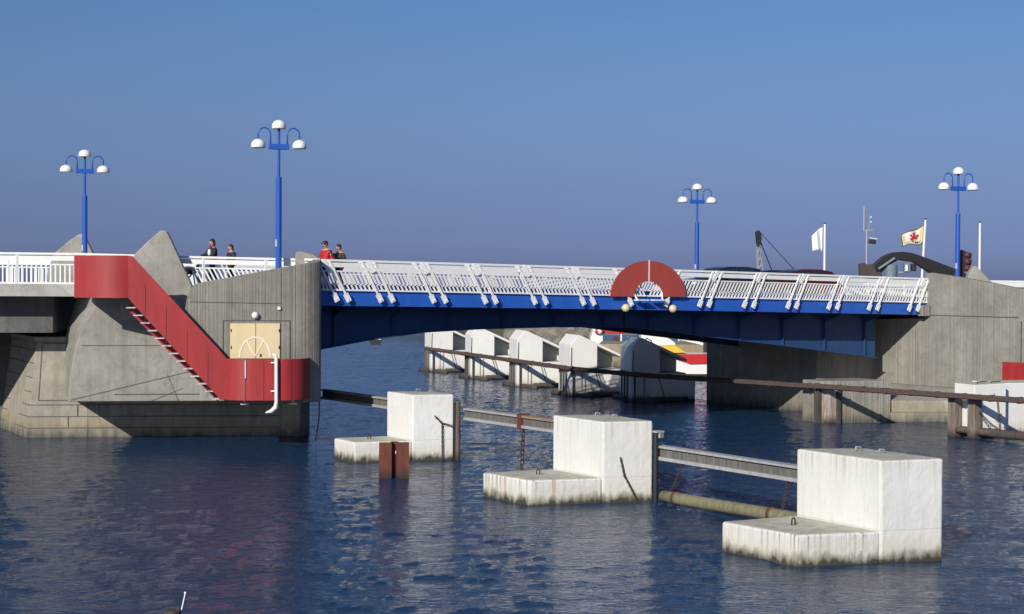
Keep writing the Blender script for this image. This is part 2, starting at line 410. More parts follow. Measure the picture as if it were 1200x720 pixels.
# ------------------------------------------------------------------ bascule leaves
GB_L = [(-1.2, 3.25), (.68, 3.54), (2.58, 3.84), (4.96, 4.12), (7.43, 4.22), (11.03, 4.27), (14.40, 4.23)]
GB_R = [(14.52, 4.22), (16.1, 4.1), (18.9, 3.77), (23.7, 3.24), (28.65, 2.66)]
FEET_L = [.45, .92, 2.23, 2.72, 4.44, 4.95, 6.70, 7.16, 8.93, 9.45, 11.21, 11.70, 13.53]
FEET_R = [15.46, 17.19, 17.68, 19.56, 20.07, 21.97, 22.45, 24.31, 24.81, 26.70, 27.21, 29.16, 29.70]
def railing(leaf, v, u0, u1, lean, feet, outer):
    """white parapet: two rails, leaning balusters, twin leaning posts with foot plates on the fascia"""
    sg = -1 if outer < 0 else 1
    mb = MB(); n = 8
    us = [u0 + (u1-u0)*i/n for i in range(n+1)]
    for i in range(n):
        a, b_ = us[i], us[i+1]
        mb.bar((a, v, zd(a)+1.13), (b_, v, zd(b_)+1.13), .09, .08)
        mb.bar((a, v+sg*.015, zd(a)+.965), (b_, v+sg*.015, zd(b_)+.965), .06, .17)
        mb.bar((a, v, zd(a)+.735), (b_, v, zd(b_)+.735), .05, .05)
        mb.bar((a, v, zd(a)+.27), (b_, v, zd(b_)+.27), .03, .035)
        mb.bar((a, v, zd(a)+.045), (b_, v, zd(b_)+.045), .06, .06)
    rl = mb.build('railing', M['rail_white'], leaf)
    mb = MB(); u = u0 + .1; k = 0
    while u < u1 - .05:
        ut = min(max(u + lean*.36, u0), u1)
        mb.bar((u, v, zd(u)+.05), (ut, v, zd(ut)+.73), .06, .03, (0, 1, 0))
        u += .17
    mb.build('baluster_panel', M['rail_white'], rl)
    for f in feet:
        t0 = Vector((f, v+sg*.1, zd(f)-.12)); t1 = Vector((f+lean*.62, v+sg*.05, zd(f)+1.06))
        mp = MB(); mp.bar(t0, t1, .065, .06, (0, 1, 0))
        mp.bar(t1, t1+Vector((lean*.18, -sg*.04, .05)), .065, .06, (0, 1, 0))
        mp.build('post', M['rail_white'], rl)
        mf = MB(); d = (t1-t0).normalized(); c0 = t0 - d*.12
        mf.bar(c0 - d*.17, c0 + d*.15, .2, .04, (0, 1, 0))
        mf.v = [Vector((q.x, q.y, q.z)) for q in mf.v]
        mf.tube([c0 - d*.09 + Vector((0, sg*.02, 0)), c0 - d*.09 + Vector((0, sg*.05, 0))], .028, 8)
        mf.build('foot_plate', M['rail_white'], rl)
    fl_ = feet if lean < 0 else feet[1:]
    for fa, fb in zip(fl_[0::2], fl_[1::2]):
        if abs(fb-fa) > .7: continue
        fm = (fa+fb)/2; MB().bar((fm+lean*.40, v+sg*.07, zd(fm)+.74), (fm+lean*.66, v+sg*.04, zd(fm)+1.12), .17, .05, (0, 1, 0)).build('post_head', M['rail_white'], rl)
    return rl

def leaf(name_label, u0, u1, bottom, lean, feet, disc_c, disc_side):
    lf = thing('bridge_leaf', name_label, 'bascule bridge', ((u0+u1)/2, 5, zd((u0+u1)/2)), 'two leaves of the bascule bridge')
    n = 10; us = [u0+(u1-u0)*i/n for i in range(n+1)]
    # deck plate
    mb = MB(); top = [(u, .06, zd(u)) for u in us]; bot = [(u, .06, zd(u)-.22) for u in us][::-1]
    mb.extr(top+bot, (0, 10.2, 0)); mb.build('deck', M['asphalt'], lf)
    for v in (.42, 9.8): MB().extr([(u, v, zd(u)) for u in us]+[(u, v, zd(u)+.24) for u in us][::-1], (0, .12, 0)).build('kerb', M['blue'], lf)
    # fascia plates on both sides
    for v, d in ((0, .05), (10.27, .05)):
        mb = MB(); mb.extr([(u, v, zd(u)+.0) for u in us]+[(u, v, zd(u)-.54) for u in us][::-1], (0, d, 0))
        mb.box(((u0+u1)/2, v+(.11 if v < 1 else -.06), -50), (.01, .01, .01)) if False else None
        mb.extr([(u, v+(.052 if v < 1 else -.15), zd(u)-.50) for u in us]+[(u, v+(.052 if v < 1 else -.15), zd(u)-.54) for u in us][::-1], (0, .15, 0))
        mb.build('fascia', M['blue'], lf)
    # main girders with haunched bottom flange
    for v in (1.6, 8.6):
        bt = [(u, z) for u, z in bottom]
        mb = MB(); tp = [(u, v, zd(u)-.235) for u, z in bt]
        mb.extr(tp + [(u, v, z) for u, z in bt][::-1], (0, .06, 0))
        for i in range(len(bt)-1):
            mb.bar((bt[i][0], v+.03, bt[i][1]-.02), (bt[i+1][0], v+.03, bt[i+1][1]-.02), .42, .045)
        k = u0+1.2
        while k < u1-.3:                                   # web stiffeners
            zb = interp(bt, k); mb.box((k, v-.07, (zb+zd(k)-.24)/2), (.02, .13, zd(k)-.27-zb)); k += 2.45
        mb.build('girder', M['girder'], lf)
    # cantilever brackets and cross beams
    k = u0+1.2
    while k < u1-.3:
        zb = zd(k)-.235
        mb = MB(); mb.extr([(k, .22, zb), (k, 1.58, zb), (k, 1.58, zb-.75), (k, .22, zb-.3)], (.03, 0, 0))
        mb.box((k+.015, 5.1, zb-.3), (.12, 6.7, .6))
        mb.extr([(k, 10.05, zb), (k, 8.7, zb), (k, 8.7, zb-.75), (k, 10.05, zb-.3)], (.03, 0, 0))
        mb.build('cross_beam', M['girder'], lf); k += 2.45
    railing(lf, -.06, u0+.03, u1-.03, lean, feet, -1)
    railing(lf, 10.38, u0+.03, u1-.03, lean, feet, 1)
    # half of the red ring plate
    mb = MB(); ro, ri = 1.5, .60; K = 20; zc = zd(disc_c)+.02
    arc = [(math.cos(math.pi/2*i/K), math.sin(math.pi/2*i/K)) for i in range(K+1)]
    pts = [(disc_c+disc_side*(.02+ro*1.24*x), -.22, zc+ro*.98*y) for x, y in arc] + [(disc_c+disc_side*(.02+ri*1.18*x), -.22, zc+ri*1.03*y) for x, y in arc[::-1]]
    mb.extr(pts, (0, .05, 0)); d = mb.build('ring_sign', M['sign_red'], lf)
    mb = MB(); mb.bar((disc_c+disc_side*.012, -.235, zc+ri*.98), (disc_c+disc_side*.012, -.235, zc+ro), .02, .03, (1,0,0)); mb.build('joint_strip', M['white'], d)
    # flood lamp ball and small white bracket under the ring
    uu = disc_c+disc_side*1.18
    mb = MB(); mb.ball((uu, -.28, zd(uu)-.47), .17, 14); mb.tube([(uu, -.12, zd(uu)-.47), (uu, 0, zd(uu)-.47)], .05); mb.build('ball_lamp', M['cream'], lf, True)
    mb = MB(); mb.bar((disc_c+disc_side*.12, -.3, zd(disc_c)-.13), (disc_c+disc_side*.72, -.3, zd(disc_c)-.13), .25, .05)
    mb.bar((disc_c+disc_side*.62, -.3, zd(disc_c)-.12), (disc_c+disc_side*.72, -.1, zd(disc_c)+.25), .06, .06)
    mb.build('ledge_bracket', M['white'], lf)
    return lf
def interp(bt, u):
    for i in range(len(bt)-1):
        if bt[i][0] <= u <= bt[i+1][0]:
            t = (u-bt[i][0])/(bt[i+1][0]-bt[i][0]); return bt[i][1]*(1-t)+bt[i+1][1]*t
    return bt[0][1] if u < bt[0][0] else bt[-1][1]
DC = 14.46
leaf('blue bridge half whose white railing posts lean left, joining the pier with the red stair', -.05, 14.45, GB_L, -1, FEET_L, DC, -1)
leaf('blue bridge half whose white railing posts lean right, joining the plain concrete pier', 14.48, 30.35, GB_R, 1, FEET_R, DC, 1)

# ------------------------------------------------------------------ left pier
pier = thing('bridge_pier', 'large sculpted concrete pier with cream door and red outside stair', 'bridge pier', PL(-4.5, -4, 0))
# facade block with flared curved flank
FB = -1.5
front = [(-8.40, 5.44), (-8.34, 5.1), (-8.46, 4.9), (-8.66, 4.57), (-8.85, 4.17), (-9.02, 3.67), (-9.14, 3.05), (-9.23, 2.37), (-9.29, 1.62)]
back = [(-9.43, 5.44), (-9.56, 4.95), (-9.65, 4.65), (-9.75, 4.3), (-9.81, 3.95), (-9.82, 3.4), (-9.84, 2.72), (-9.84, 2.06), (-9.82, 1.62)]
F_ = [PL(a, FB, z) for a, z in front] + [PL(-3.0, FB, 1.62), PL(-3.0, FB, 5.44)]
B_ = [PL(a, -4.65, z) for a, z in back] + [PL(-3.0, -4.65, 1.62), PL(-3.0, -4.65, 5.44)]
fc = MB().loft(F_, B_).build('facade', M['concrete'], pier, bevel=.03)
def groove(pts, w=.03, b=.006):
    mb = MB()
    for i in range(len(pts)-1):
        mb.bar(PL(pts[i][0], b, pts[i][1]), PL(pts[i+1][0], b, pts[i+1][1]), w, .02, (NL.x, NL.y, 0))
    return mb
groove([(-8.82, 3.67), (-6.0, 3.67)], .03, FB+.004).build('joint_or_shade_line', M['groove'], fc)
groove([(-9.2, 1.68), (-4.6, 2.8)], .028, FB+.004).build('joint_or_shade_line', M['groove'], fc)
groove([(-7.65, 1.88), (-4.6, 1.88)], .04, FB+.004).build('joint_or_shade_line', M['groove'], fc)
groove([(-6.3, 1.64), (-5.2, 2.1)], .02, FB+.004).build('joint_or_shade_line', M['groove'], fc)
groove([(-5.35, 1.64), (-5.75, 2.6)], .02, FB+.004).build('joint_or_shade_line', M['groove'], fc)
# machine room wall: thin board-marked shell that rounds the corner, with a curved top
MB_ = .7
tops = [(-5.08, 4.8), (-4.96, 5.1), (-4.91, 5.43), (-4.82, 5.73), (-4.62, 5.94), (-4.3, 6.02), (-3.4, 6.19), (-3.1, 6.25), (-2.6, 6.35), (-1.9, 6.49)]
path = []; nrm = []
for a, z in tops: path.append((*PL(a, MB_), max(1.7, 5.45-(a+6.88)*1.123+.45), z)); nrm.append(tuple(-NL))
cx, cb, rr, rb = -1.58, 0, 1.4, .7
for i in range(1, 11):
    th = math.pi/2*(1-i/10.0)
    a = cx+rr*math.cos(th); b_ = cb+rb*math.sin(th)
    path.append((*PL(a, b_), 1.7, 6.55+.3*(i/10.0))); d = EL*math.cos(th)+NL*math.sin(th); nrm.append((-d.x, -d.y))
for b_ in (-1.2, -2.4, -3.5): path.append((*PL(-.18, b_), 1.7, 6.75 if b_ > -2 else (6.2 if b_ > -3 else 5.7))); nrm.append(tuple(-EL))
mw = MB().strip(path, nrm, .32).build('machine_room_wall', M['board'], pier, bevel=.02)
mb = MB(); mb.prism([PL(-2.95, .34), PL(-1.6, .34), PL(-.75, -.1), PL(-.52, -.9), PL(-.5, -10), PL(-2.95, -10)], 1.72, 5.44)
mb.build('machine_room_core', M['dark_conc'], pier)
def wgroove(pts, w, b=MB_+.006): return groove(pts, w, b)
wgroove([(-4.8, 5.31), (-1.6, 5.26)], .028).build('joint_or_shade_line', M['groove'], mw)
for a in (-1.66, -1.3):
    pass
wgroove([(-1.62, 6.5), (-1.62, 1.9)], .02).build('joint_or_shade_line', M['groove'], mw)
# door recess outline: dark bars paint the shade along its edges
g = wgroove([(-3.64, 3.3), (-3.64, 4.65), (-1.3, 4.65)], .035); g.build('joint_or_shade_line', M['groove'], mw)
wgroove([(-1.3, 4.63), (-1.3, 3.3)], .02).build('joint_or_shade_line', M['groove'], mw)
# coping fin behind the right corner
MB().extr([PL(-1.13, -1.5, 6.3), PL(-1.11, -1.5, 7.1), PL(-1.05, -1.5, 7.16), PL(-.84, -1.5, 7.16), PL(-.43, -1.5, 7.04), PL(-.16, -1.5, 6.86), PL(-.16, -1.5, 6.3)], (-NL.x*.35, -NL.y*.35, 0)).build('coping_fin', M['fin'], pier, bevel=.05)
# shark fin
finp = [(-7.4, 5.2), (-7.25, 6.55), (-6.91, 7.01), (-6.39, 7.54), (-6.08, 7.81), (-5.98, 7.88), (-5.88, 7.89), (-5.78, 7.85), (-5.69, 7.71), (-4.86, 5.87), (-4.9, 5.45), (-4.6, 4.6), (-7.4, 4.6)]
MB().extr([PL(a, -1.3, z) for a, z in finp], (-NL.x*.55, -NL.y*.55, 0)).build('fin', M['fin'], pier, bevel=.05, segs=3)
# stone base: battered left corner, panel recess, three courses, all under the overhang to the right
pb_ = [(-11.3, -4.7), (-9.0, -4.7), (-9.0, -9), (-13.1, -9.1)]; pt_ = [(-10.93, -4.78), (-9.0, -4.78), (-9.0, -9), (-12.6, -9.1)]
def lerp2(A, B, t): return [(a[0]+(b_[0]-a[0])*t, a[1]+(b_[1]-a[1])*t) for a, b_ in zip(A, B)]
base = MB().loft([PL(a, b_, -1.2) for a, b_ in lerp2(pb_, pt_, -.31)], [PL(a, b_, 3.66) for a, b_ in lerp2(pb_, pt_, .96)]).build('base_pillar', M['stone'], pier, bevel=.03)
MB().prism([PL(-11.0, -4.70), PL(-9.0, -4.70), PL(-9.0, -8.9), PL(-12.65, -9.1)], 3.67, 3.87).build('base_cap', M['stone'], pier, bevel=.03)
bs = [(-8.997, -4.71), (-1.6, -4.5), (-.9, -4.3), (-.55, -4.9), (-.5, -9), (-8.997, -9)]
MB().prism([PL(a, b_) for a, b_ in bs], -1.2, 1.618).build('base', M['stone'], pier, bevel=.03)
mb = MB()
for z, a1 in ((1.25, -1.7), (.80, -1.7), (.36, -1.7)):
    e0 = lerp2(pb_, pt_, z/3.85)
    mb.bar(PL(e0[0][0], e0[0][1]+.004, z), PL(-9.0, e0[1][1]+.004, z), .02, .03)
    mb.bar(PL(-9.0, -4.70, z), PL(a1, -4.5, z), .02, .03)
    mb.bar(PL(e0[0][0]-.004, e0[0][1], z), PL(e0[3][0]-.004, e0[3][1], z), .02, .03)
for z in (1.75, 2.3, 2.85, 3.35):
    e0 = lerp2(pb_, pt_, z/3.85); mb.bar(PL(e0[0][0]-.004, e0[0][1], z), PL(e0[3][0]-.004, e0[3][1], z), .02, .03)
for a, z0, z1 in ((-9.75, .38, .8), (-8.6, .80, 1.25), (-7.8, -.2, .36), (-9.4, .8, 1.25)):
    mb.bar(PL(a, -4.70+.004, z0), PL(a, -4.70+.004, z1), .02, .02, (NL.x, NL.y, 0))
mb.build('course_joint', M['groove'], base)
mb = MB()
for a0, z0, a1, z1 in ((-10.85, 1.42, -9.72, 1.42), (-10.72, 3.6, -9.72, 3.6), (-10.85, 1.42, -10.72, 3.6), (-9.72, 1.42, -9.72, 3.6)):
    mb.bar(PL(a0, -4.70-.0208*z0+.002, z0), PL(a1, -4.70-.0208*z1+.002, z1), .035, .02, (NL.x, NL.y, 0))
mb.build('panel_joint', M['groove'], base)
# girder of the approach span, in the shade of its deck
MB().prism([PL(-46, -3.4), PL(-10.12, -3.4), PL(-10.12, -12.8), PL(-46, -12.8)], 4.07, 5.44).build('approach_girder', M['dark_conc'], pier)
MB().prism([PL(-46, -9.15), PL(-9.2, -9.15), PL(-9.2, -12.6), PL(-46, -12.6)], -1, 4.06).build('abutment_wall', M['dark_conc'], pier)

# double door
door = MB().extr([PL(-3.39, .705, 3.3), PL(-1.65, .705, 3.3), PL(-1.65, .705, 4.55), PL(-3.39, .705, 4.55)], (NL.x*.05, NL.y*.05, 0)).build('door', M['cream'], pier, bevel=.008)
mb = MB(); mb.bar(PL(-2.5, .757, 3.3), PL(-2.5, .757, 4.55), .02, .012, (NL.x, NL.y, 0))
mb.build('door_gap', M['groove'], door)
mb = MB(); K = 24; cz = 3.34; ca = -2.52
arcp = [(ca+  .54*math.cos(math.pi*i/K), cz+.72*math.sin(math.pi*i/K)) for i in range(K+1)]
for i in range(K): mb.bar(PL(arcp[i][0], .763, arcp[i][1]), PL(arcp[i+1][0], .763, arcp[i+1][1]),   .06, .012, (NL.x, NL.y, 0))
for an in (55, 125): mb.bar(PL(ca, .764, cz+.05), PL(ca+.5*math.cos(R(an)), .764, cz+.7*math.sin(R(an))),   .05, .011, (NL.x, NL.y, 0))
mb.build('wheel_emblem', M['emblem_cream'], door)
mb = MB(); mb.box(PL(-2.33, .775, 3.42), (.04, .05, .1), R(-22)); mb.build('handle', M['black'], door)
mb = MB()
for a in (-3.36, -1.68):
    for z in (3.7, 4.3): mb.box(PL(a, .765, z), (.03, .03, .1), R(-22))
mb.build('hinge', M['black'], door)
c = PL(-2.52, .80, 4.84); MB().ball(c, .125, 16).build('wall_lamp', M['opal'], pier, True)
c = PL(-1.68, .745, 5.09); MB().box(c, (.11, .08, .11), R(-22)).build('sensor_box', M['white'], pier, bevel=.01)
mb = MB(); mb.tube([PL(-1.9, 1.67, 3.50), PL(-1.78, 1.72, 3.46), PL(-1.76, 1.72, 3.3), PL(-1.75, 1.72, 1.82), PL(-1.78, 1.70, 1.64), PL(-1.92, 1.64, 1.5), PL(-2.12, 1.58, 1.44)], [.04, .055, .065, .065, .085, .075, .03], 12)
for z in (3.2, 2.2): mb.bar(PL(-1.95, 1.66, z), PL(-1.72, 1.66, z), .05, .05)
mb.build('downpipe', M['white'], pier, True)

# red stair
stair = MB()
def panel(pts, zb, zt, th=.05):
    path = []; nr = []
    for (a, b_), z0, z1 in zip(pts, zb, zt): path.append((*PL(a, b_), z0, z1)); nr.append(tuple(-NL))
    stair.strip(path, nr, th)
up_pts = [(-8.79 + 1.91*i/16, .62 + .62*math.sin(math.pi*.62*i/16)) for i in range(17)]; up_pts[-1] = (-6.88, 1.2)
panel(up_pts, [5.44]*17, [6.92]*17)
st = panel([(-6.88, 1.2), (-6.74, 1.2), (-3.71, 1.2), (-3.5, 1.2)], [5.44, 5.28, 1.88, 1.88], [6.92, 6.90, 3.58, 3.33])
low_pts = [(-3.5, 1.2), (-3.2, 1.46), (-2.9, 1.58), (-2.6, 1.6), (-1.6, 1.6)] + [(-1.6+1.02*math.sin(math.pi/2*i/12), .4+1.2*math.cos(math.pi/2*i/12)) for i in range(1, 13)]
panel(low_pts, [1.87]*17, [3.32]*17)
sp = stair.build('staircase', M['red'], pier, smooth=True); es = sp.modifiers.new('edges', 'EDGE_SPLIT'); es.split_angle = R(25)
inner = MB(); inner.strip([(*PL(-7.0, -.6), 5.0, 5.25), (*PL(-3.9, -.6), 1.72, 1.98)], [tuple(-NL)]*2, .05)
inner.strip([(*PL(-6.95, .35), 4.98, 5.22), (*PL(-3.82, .35), 1.74, 1.98)], [tuple(-NL)]*2, .05)
inner.build('inner_stringer', M['red'], sp)
nst = 13
for i in range(nst):
    t = i/(nst-1.0); a = -6.80+t*2.95; z = 5.08-t*3.2
    MB().extr([PL(a-.16, -.5, z), PL(a+.16, -.5, z), PL(a+.16, -.5, z+.035), PL(a-.16, -.5, z+.035)], (NL.x*1.64, NL.y*1.64, 0)).build('tread', M['rail_grey'], sp)
mb = MB(); mb.prism([PL(-8.74, -1.5), PL(-6.8, -1.5), PL(-6.8, 1.13), PL(-7.5, 1.15), PL(-8.2, .95), PL(-8.68, .6)], 5.45, 5.53)
mb.build('upper_landing', M['red'], sp)
mb = MB(); mb.prism([PL(-3.75, .0), PL(-.62, .0), PL(-.75, .9), PL(-1.2, 1.42), PL(-1.6, 1.54), PL(-2.8, 1.54), PL(-3.4, 1.14), PL(-3.75, 1.14)], 1.87, 1.95)
mb.build('lower_landing', M['red'], sp)
MB().bar(PL(-2.83, 1.607, 1.88), PL(-2.83, 1.607, 3.3), .022, .015, (NL.x, NL.y, 0)).build('panel_seam', M['groove'], sp)
MB().bar(PL(-2.83, 1.62, 2.65), PL(-2.83, 1.62, 3.28), .045, .02, (NL.x, NL.y, 0)).build('seam_strip', M['rail_grey'], sp)
for k in range(4):
    a = -6.3+k*.72; z = 6.41-(a+6.74)*1.102
    mb = MB(); mb.bar(PL(a, 1.205, z-1.55), PL(a, 1.205, z-.0), .014, .014, (NL.x, NL.y, 0)); mb.build('panel_seam', M['seam_red'], sp)
for a in (-2.2, -1.25):
    MB().bar(PL(a, 1.612 if a < -1.6 else 1.535, 1.9), PL(a, 1.612 if a < -1.6 else 1.535, 3.28), .014, .014, (NL.x, NL.y, 0)).build('panel_seam', M['seam_red'], sp)
for a in (-2.87, -1.18):
    mb = MB(); mb.bar(PL(a, 1.2, 1.86), PL(a, 1.2, 1.74), .05, .05); mb.bar(PL(a-.14, 1.2, 1.72), PL(a+.14, 1.2, 1.72), .06, .05); mb.build('hanger_bracket', M['rail_grey'], sp)

# ------------------------------------------------------------------ approach railings
def straight_railing(label, pts, lean, name='approach_railing', panel_from=0, dense=.17, grp='white railings on the bridge approaches'):
    th = thing(name, label, 'railing', pts[0], grp)
    mb = MB(); bal = MB()
    for (p0, p1) in zip(pts[:-1], pts[1:]):
        p0 = Vector(p0); p1 = Vector(p1)
        for h_, w, hh in ((1.13, .09, .08), (.965, .06, .17), (.735, .05, .05), (.05, .06, .06)):
            mb.bar(p0+Vector((0,0,h_)), p1+Vector((0,0,h_)), w, hh)
        L = (p1-p0).length; d = (p1-p0)/L; s_ = .1
        while s_ < L-.05:
            e = min(max(s_+lean*.36, 0), L); a = p0+d*s_; b_ = p0+d*e
            bal.bar(a+Vector((0,0,.05)), b_+Vector((0,0,.73)), .055, .03, d.cross(Vector((0,0,1)))); s_ += dense
        s_ = .4
        while s_ < L:
            a = p0+d*s_
            MB().bar(a, a+Vector((0,0,1.1)), .09, .09).build('post', M['rail_white'], th); s_ += 2.3
    mb.build('rail', M['rail_white'], th); bal.build('baluster_panel', M['rail_white'], th)
    return th
straight_railing('white railing on the left approach running behind the red stair panel', [PL(-30, -2.15, 5.92), PL(-9.0, -2.15, 5.88)], 0)
straight_railing('white railing running behind the curved concrete wall top beside the two women', [PL(-9.0, -2.16, 5.88), PL(-4.9, -2.15, 5.80), PL(-1.0, -2.05, 5.74), (-.1, .0, 5.72)], -1)
straight_railing('white railing along the far side of the left approach', [PL(-30, -13.3, 5.95), PL(-6, -13.3, 5.82), (-1.2, 10.4, 5.73)], 0)
straight_railing('white railing on the right approach behind the pier with the red box', [(33.4, -.7, 5.12), (60, -8, 5.0)], 0)
straight_railing('white railing along the far side of the right approach', [(29.9, 10.4, 5.2), (36, 10.4, 5.1), (80, 3.2, 4.95)], 0)

# ------------------------------------------------------------------ fins on the far side
def far_fin(label, pts, th, d=.5):
    o = MB().extr(pts, th).build('concrete_fin', M['fin'], bevel=.05, loc=pts[0])
    return tag(o, label, 'fin wall', 'pointed concrete fins above the road')
far_fin('pointed grey concrete fin in front of the leftmost lamp, far side of the road', [PL(a, -12, z) for a, z in [(-11.9, 5.6), (-11.43, 7.15), (-10.79, 7.71), (-10.4, 7.99), (-10.25, 8.05), (-10.14, 8.0), (-9.6, 6.9), (-9.2, 5.6)]], (-NL.x*.5, -NL.y*.5, 0))
far_fin('pointed grey concrete fin beside the traffic light on the right pier', [(31.7, -.1, 4.7), (32.36, -.5, 6.25), (32.5, -.58, 6.65), (32.69, -.66, 6.97), (32.8, -.72, 6.95), (33.5, -1.15, 6.1), (34.0, -1.4, 4.7)], (.25, .43, 0))

# ------------------------------------------------------------------ right pier
rp = thing('bridge_pier', 'plain board marked concrete pier at the right end of the bridge', 'bridge pier', (32, 2, 0))
body = [(25.9, 10.9), (26.6, 3.3), (29.97, 3.0), (30.32, -.25), (30.86, -5.05), (31.25, -8.6), (44, -12.1), (44, 10.9)]
pb = MB().prism(body, -1.2, [4.3, 4.3, 4.4, 4.55, 4.55, 4.55, 4.55, 4.55]).build('pier_body', M['board_right'], rp, bevel=.03)
mb = MB(); W = [(30.30, .10, 6.55), (30.325, -.27, 6.62), (30.5, -1.85, 6.42), (30.7, -3.6, 6.15), (30.86, -5.06, 5.91), (31.24, -8.58, 5.6)]
mb.strip([(u, v, 4.3, z) for u, v, z in W], [(.99, .11)]*len(W), .35)
mb.build('parapet', M['board_right'], rp, bevel=.02)
mb = MB(); mb.bar((30.30, -.2, 4.66), (30.83, -5.0, 4.66), .03, .03); mb.bar((29.95, 3.0, 1.36), (30.83, -5.0, 1.36), .05, .035)
mb.bar((30.84, -5.16, 4.5), (30.84, -5.16, 1.4), .04, .04); mb.build('joint_or_shade_line', M['groove'], pb)
MB().box((30.05, -.12, 4.86), (.5, .3, .5), R(-6)).build('bearing_block', M['board_right'], rp, bevel=.02)
basep = [(26.3, 3.2), (26.22, -2.06), (28.45, -3.12), (30.9, -6.2), (31.2, -8.5), (31.0, 3.0)]
topp = [(29.6, 3.1), (29.65, -1.0), (29.9, -1.4), (30.6, -5.6), (31.1, -8.4), (31.0, 3.0)]
MB().prism(basep, -1.2, .42).build('base_course', M['stone'], rp, bevel=.03)
ins = [(26.45, 3.2), (26.37, -1.95), (28.5, -2.98), (30.9, -6.0), (31.1, -8.4), (31.0, 3.0)]
MB().prism(ins, .423, .95).build('base_course', M['stone'], rp, bevel=.03)
MB().loft([(*q, .953) for q in ins], [(*q, 1.36) for q in topp]).build('base_slope', M['stone'], rp, bevel=.03)
MB().prism([(23.15, -1.0), (26.2, -2.03), (26.3, .2), (23.15, .3)], -1.2, 1.83).build('footing', M['board_right'], rp, bevel=.04)
mb = MB(); mb.prism([(30.55, -4.38), (30.5, -4.42), (30.9, -8.4), (31.25, -8.4)], 1.52, 2.69); mb.build('stair_panel', M['red'], rp)

# ------------------------------------------------------------------ lamps
def lamp_proto():
    L = thing('street_lamp', 'x', 'street lamp', (0,0,0), 'three globe blue lamps on the bridge')
    mb = MB(); mb.lathe([(.17, 0), (.17, .06), (.115, .1), (.11, 4.10), (.105, 4.15), (.055, 4.17), (.05, 5.95)], n=16); mb.build('pole', M['lamp_blue'], L, False)
    MB().box((0, 0, 5.27), (.76, .14, .2)).build('cross_box', M['lamp_blue'], L, bevel=.015)
    for s_ in (-1, 1):
        pts = [(s_*.31, 0, 5.35), (s_*.31, 0, 5.7)] + [(s_*(.535 - .225*math.cos(t_)), 0, 5.72+.24*math.sin(t_)) for t_ in [math.pi*i/10 for i in range(11)]] + [(s_*.76, 0, 5.52)]
        MB().tube(pts, .028, 8).build('arm', M['lamp_blue'], L, True)
    for x, z in ((-.76, 5.21), (.76, 5.21), (0, 5.92)):
        prof = [(.02, .035), (.2, .03), (.245, 0), (.262, .02), (.262, .1)] + [(.262*math.cos(t_), .1+.235*math.sin(t_)) for t_ in [math.pi/2*i/8 for i in range(1, 8)]] + [(.02, .335)]
        sh = MB().lathe(prof, (x, 0, z), 20).build('lamp_shade', M['opal'], L, True)
        MB().lathe([(.06, .3), (.06, .36), (.03, .38)], (x, 0, z), 10).build('cap', M['lamp_blue'], sh) if False else None
    MB().box((-.1, -.05, 1.75), (.05, .09, .26)).build('hatch', M['rail_grey'], L)
    return L
lp = lamp_proto()
LAMPS = [((-1.07, 1.5, 5.70), 1.012, 'tallest blue lamp post, standing behind the curved wall near the man in red'),
         ((32.92, .6, 5.14), 1.045, 'blue lamp post beside the traffic light on the right pier'),
         ((-5.62, 11.6, 5.80), .90, 'leftmost blue lamp post rising behind a concrete fin'),
         ((24.55, 10.0, 5.28), .925, 'blue lamp post behind the railing just right of the red ring')]
for i, (l, s_, lab) in enumerate(LAMPS):
    o = lp if i == 0 else copy_tree(lp)
    o.location = l; o.scale = (1.0, 1.0, s_) if i != 2 else (.97, .97, s_); o.rotation_euler.z = R(-16); o['label'] = lab

# ------------------------------------------------------------------ near dolphins
DOL = [  # slab corners (back-left, front-left), split at front, split at back, right front, right back, label
 ('smallest white L shaped dolphin block, farthest of the near three, by the rusty pile', [(-1.0, -3.55), (-.98, -5.2), (.98, -5.62), (.9, -3.75), (2.36, -5.98), (2.45, -4.2)]),
 ('middle white L shaped dolphin block of the near row, chain on its front', [(-1.05, -14.2), (-.78, -16.35), (1.27, -16.85), (1.12, -14.45), (2.66, -17.25), (2.9, -14.7)]),
 ('nearest white L shaped dolphin block with rust streaks and chipped waterline', [(-.55, -24.5), (-.26, -26.78), (1.63, -27.3), (1.55, -24.6), (3.13, -27.66), (3.25, -25.1)])]
wtex = bpy.data.textures.new('worn', 'CLOUDS'); wtex.noise_scale = .16; wtex.noise_depth = 3
def worn(o):
    sb_ = o.modifiers.new('fine', 'SUBSURF'); sb_.subdivision_type = 'SIMPLE'; sb_.levels = sb_.render_levels = 5
    dp = o.modifiers.new('chips', 'DISPLACE'); dp.texture = wtex; dp.texture_coords = 'GLOBAL'; dp.strength = .014; dp.mid_level = .5
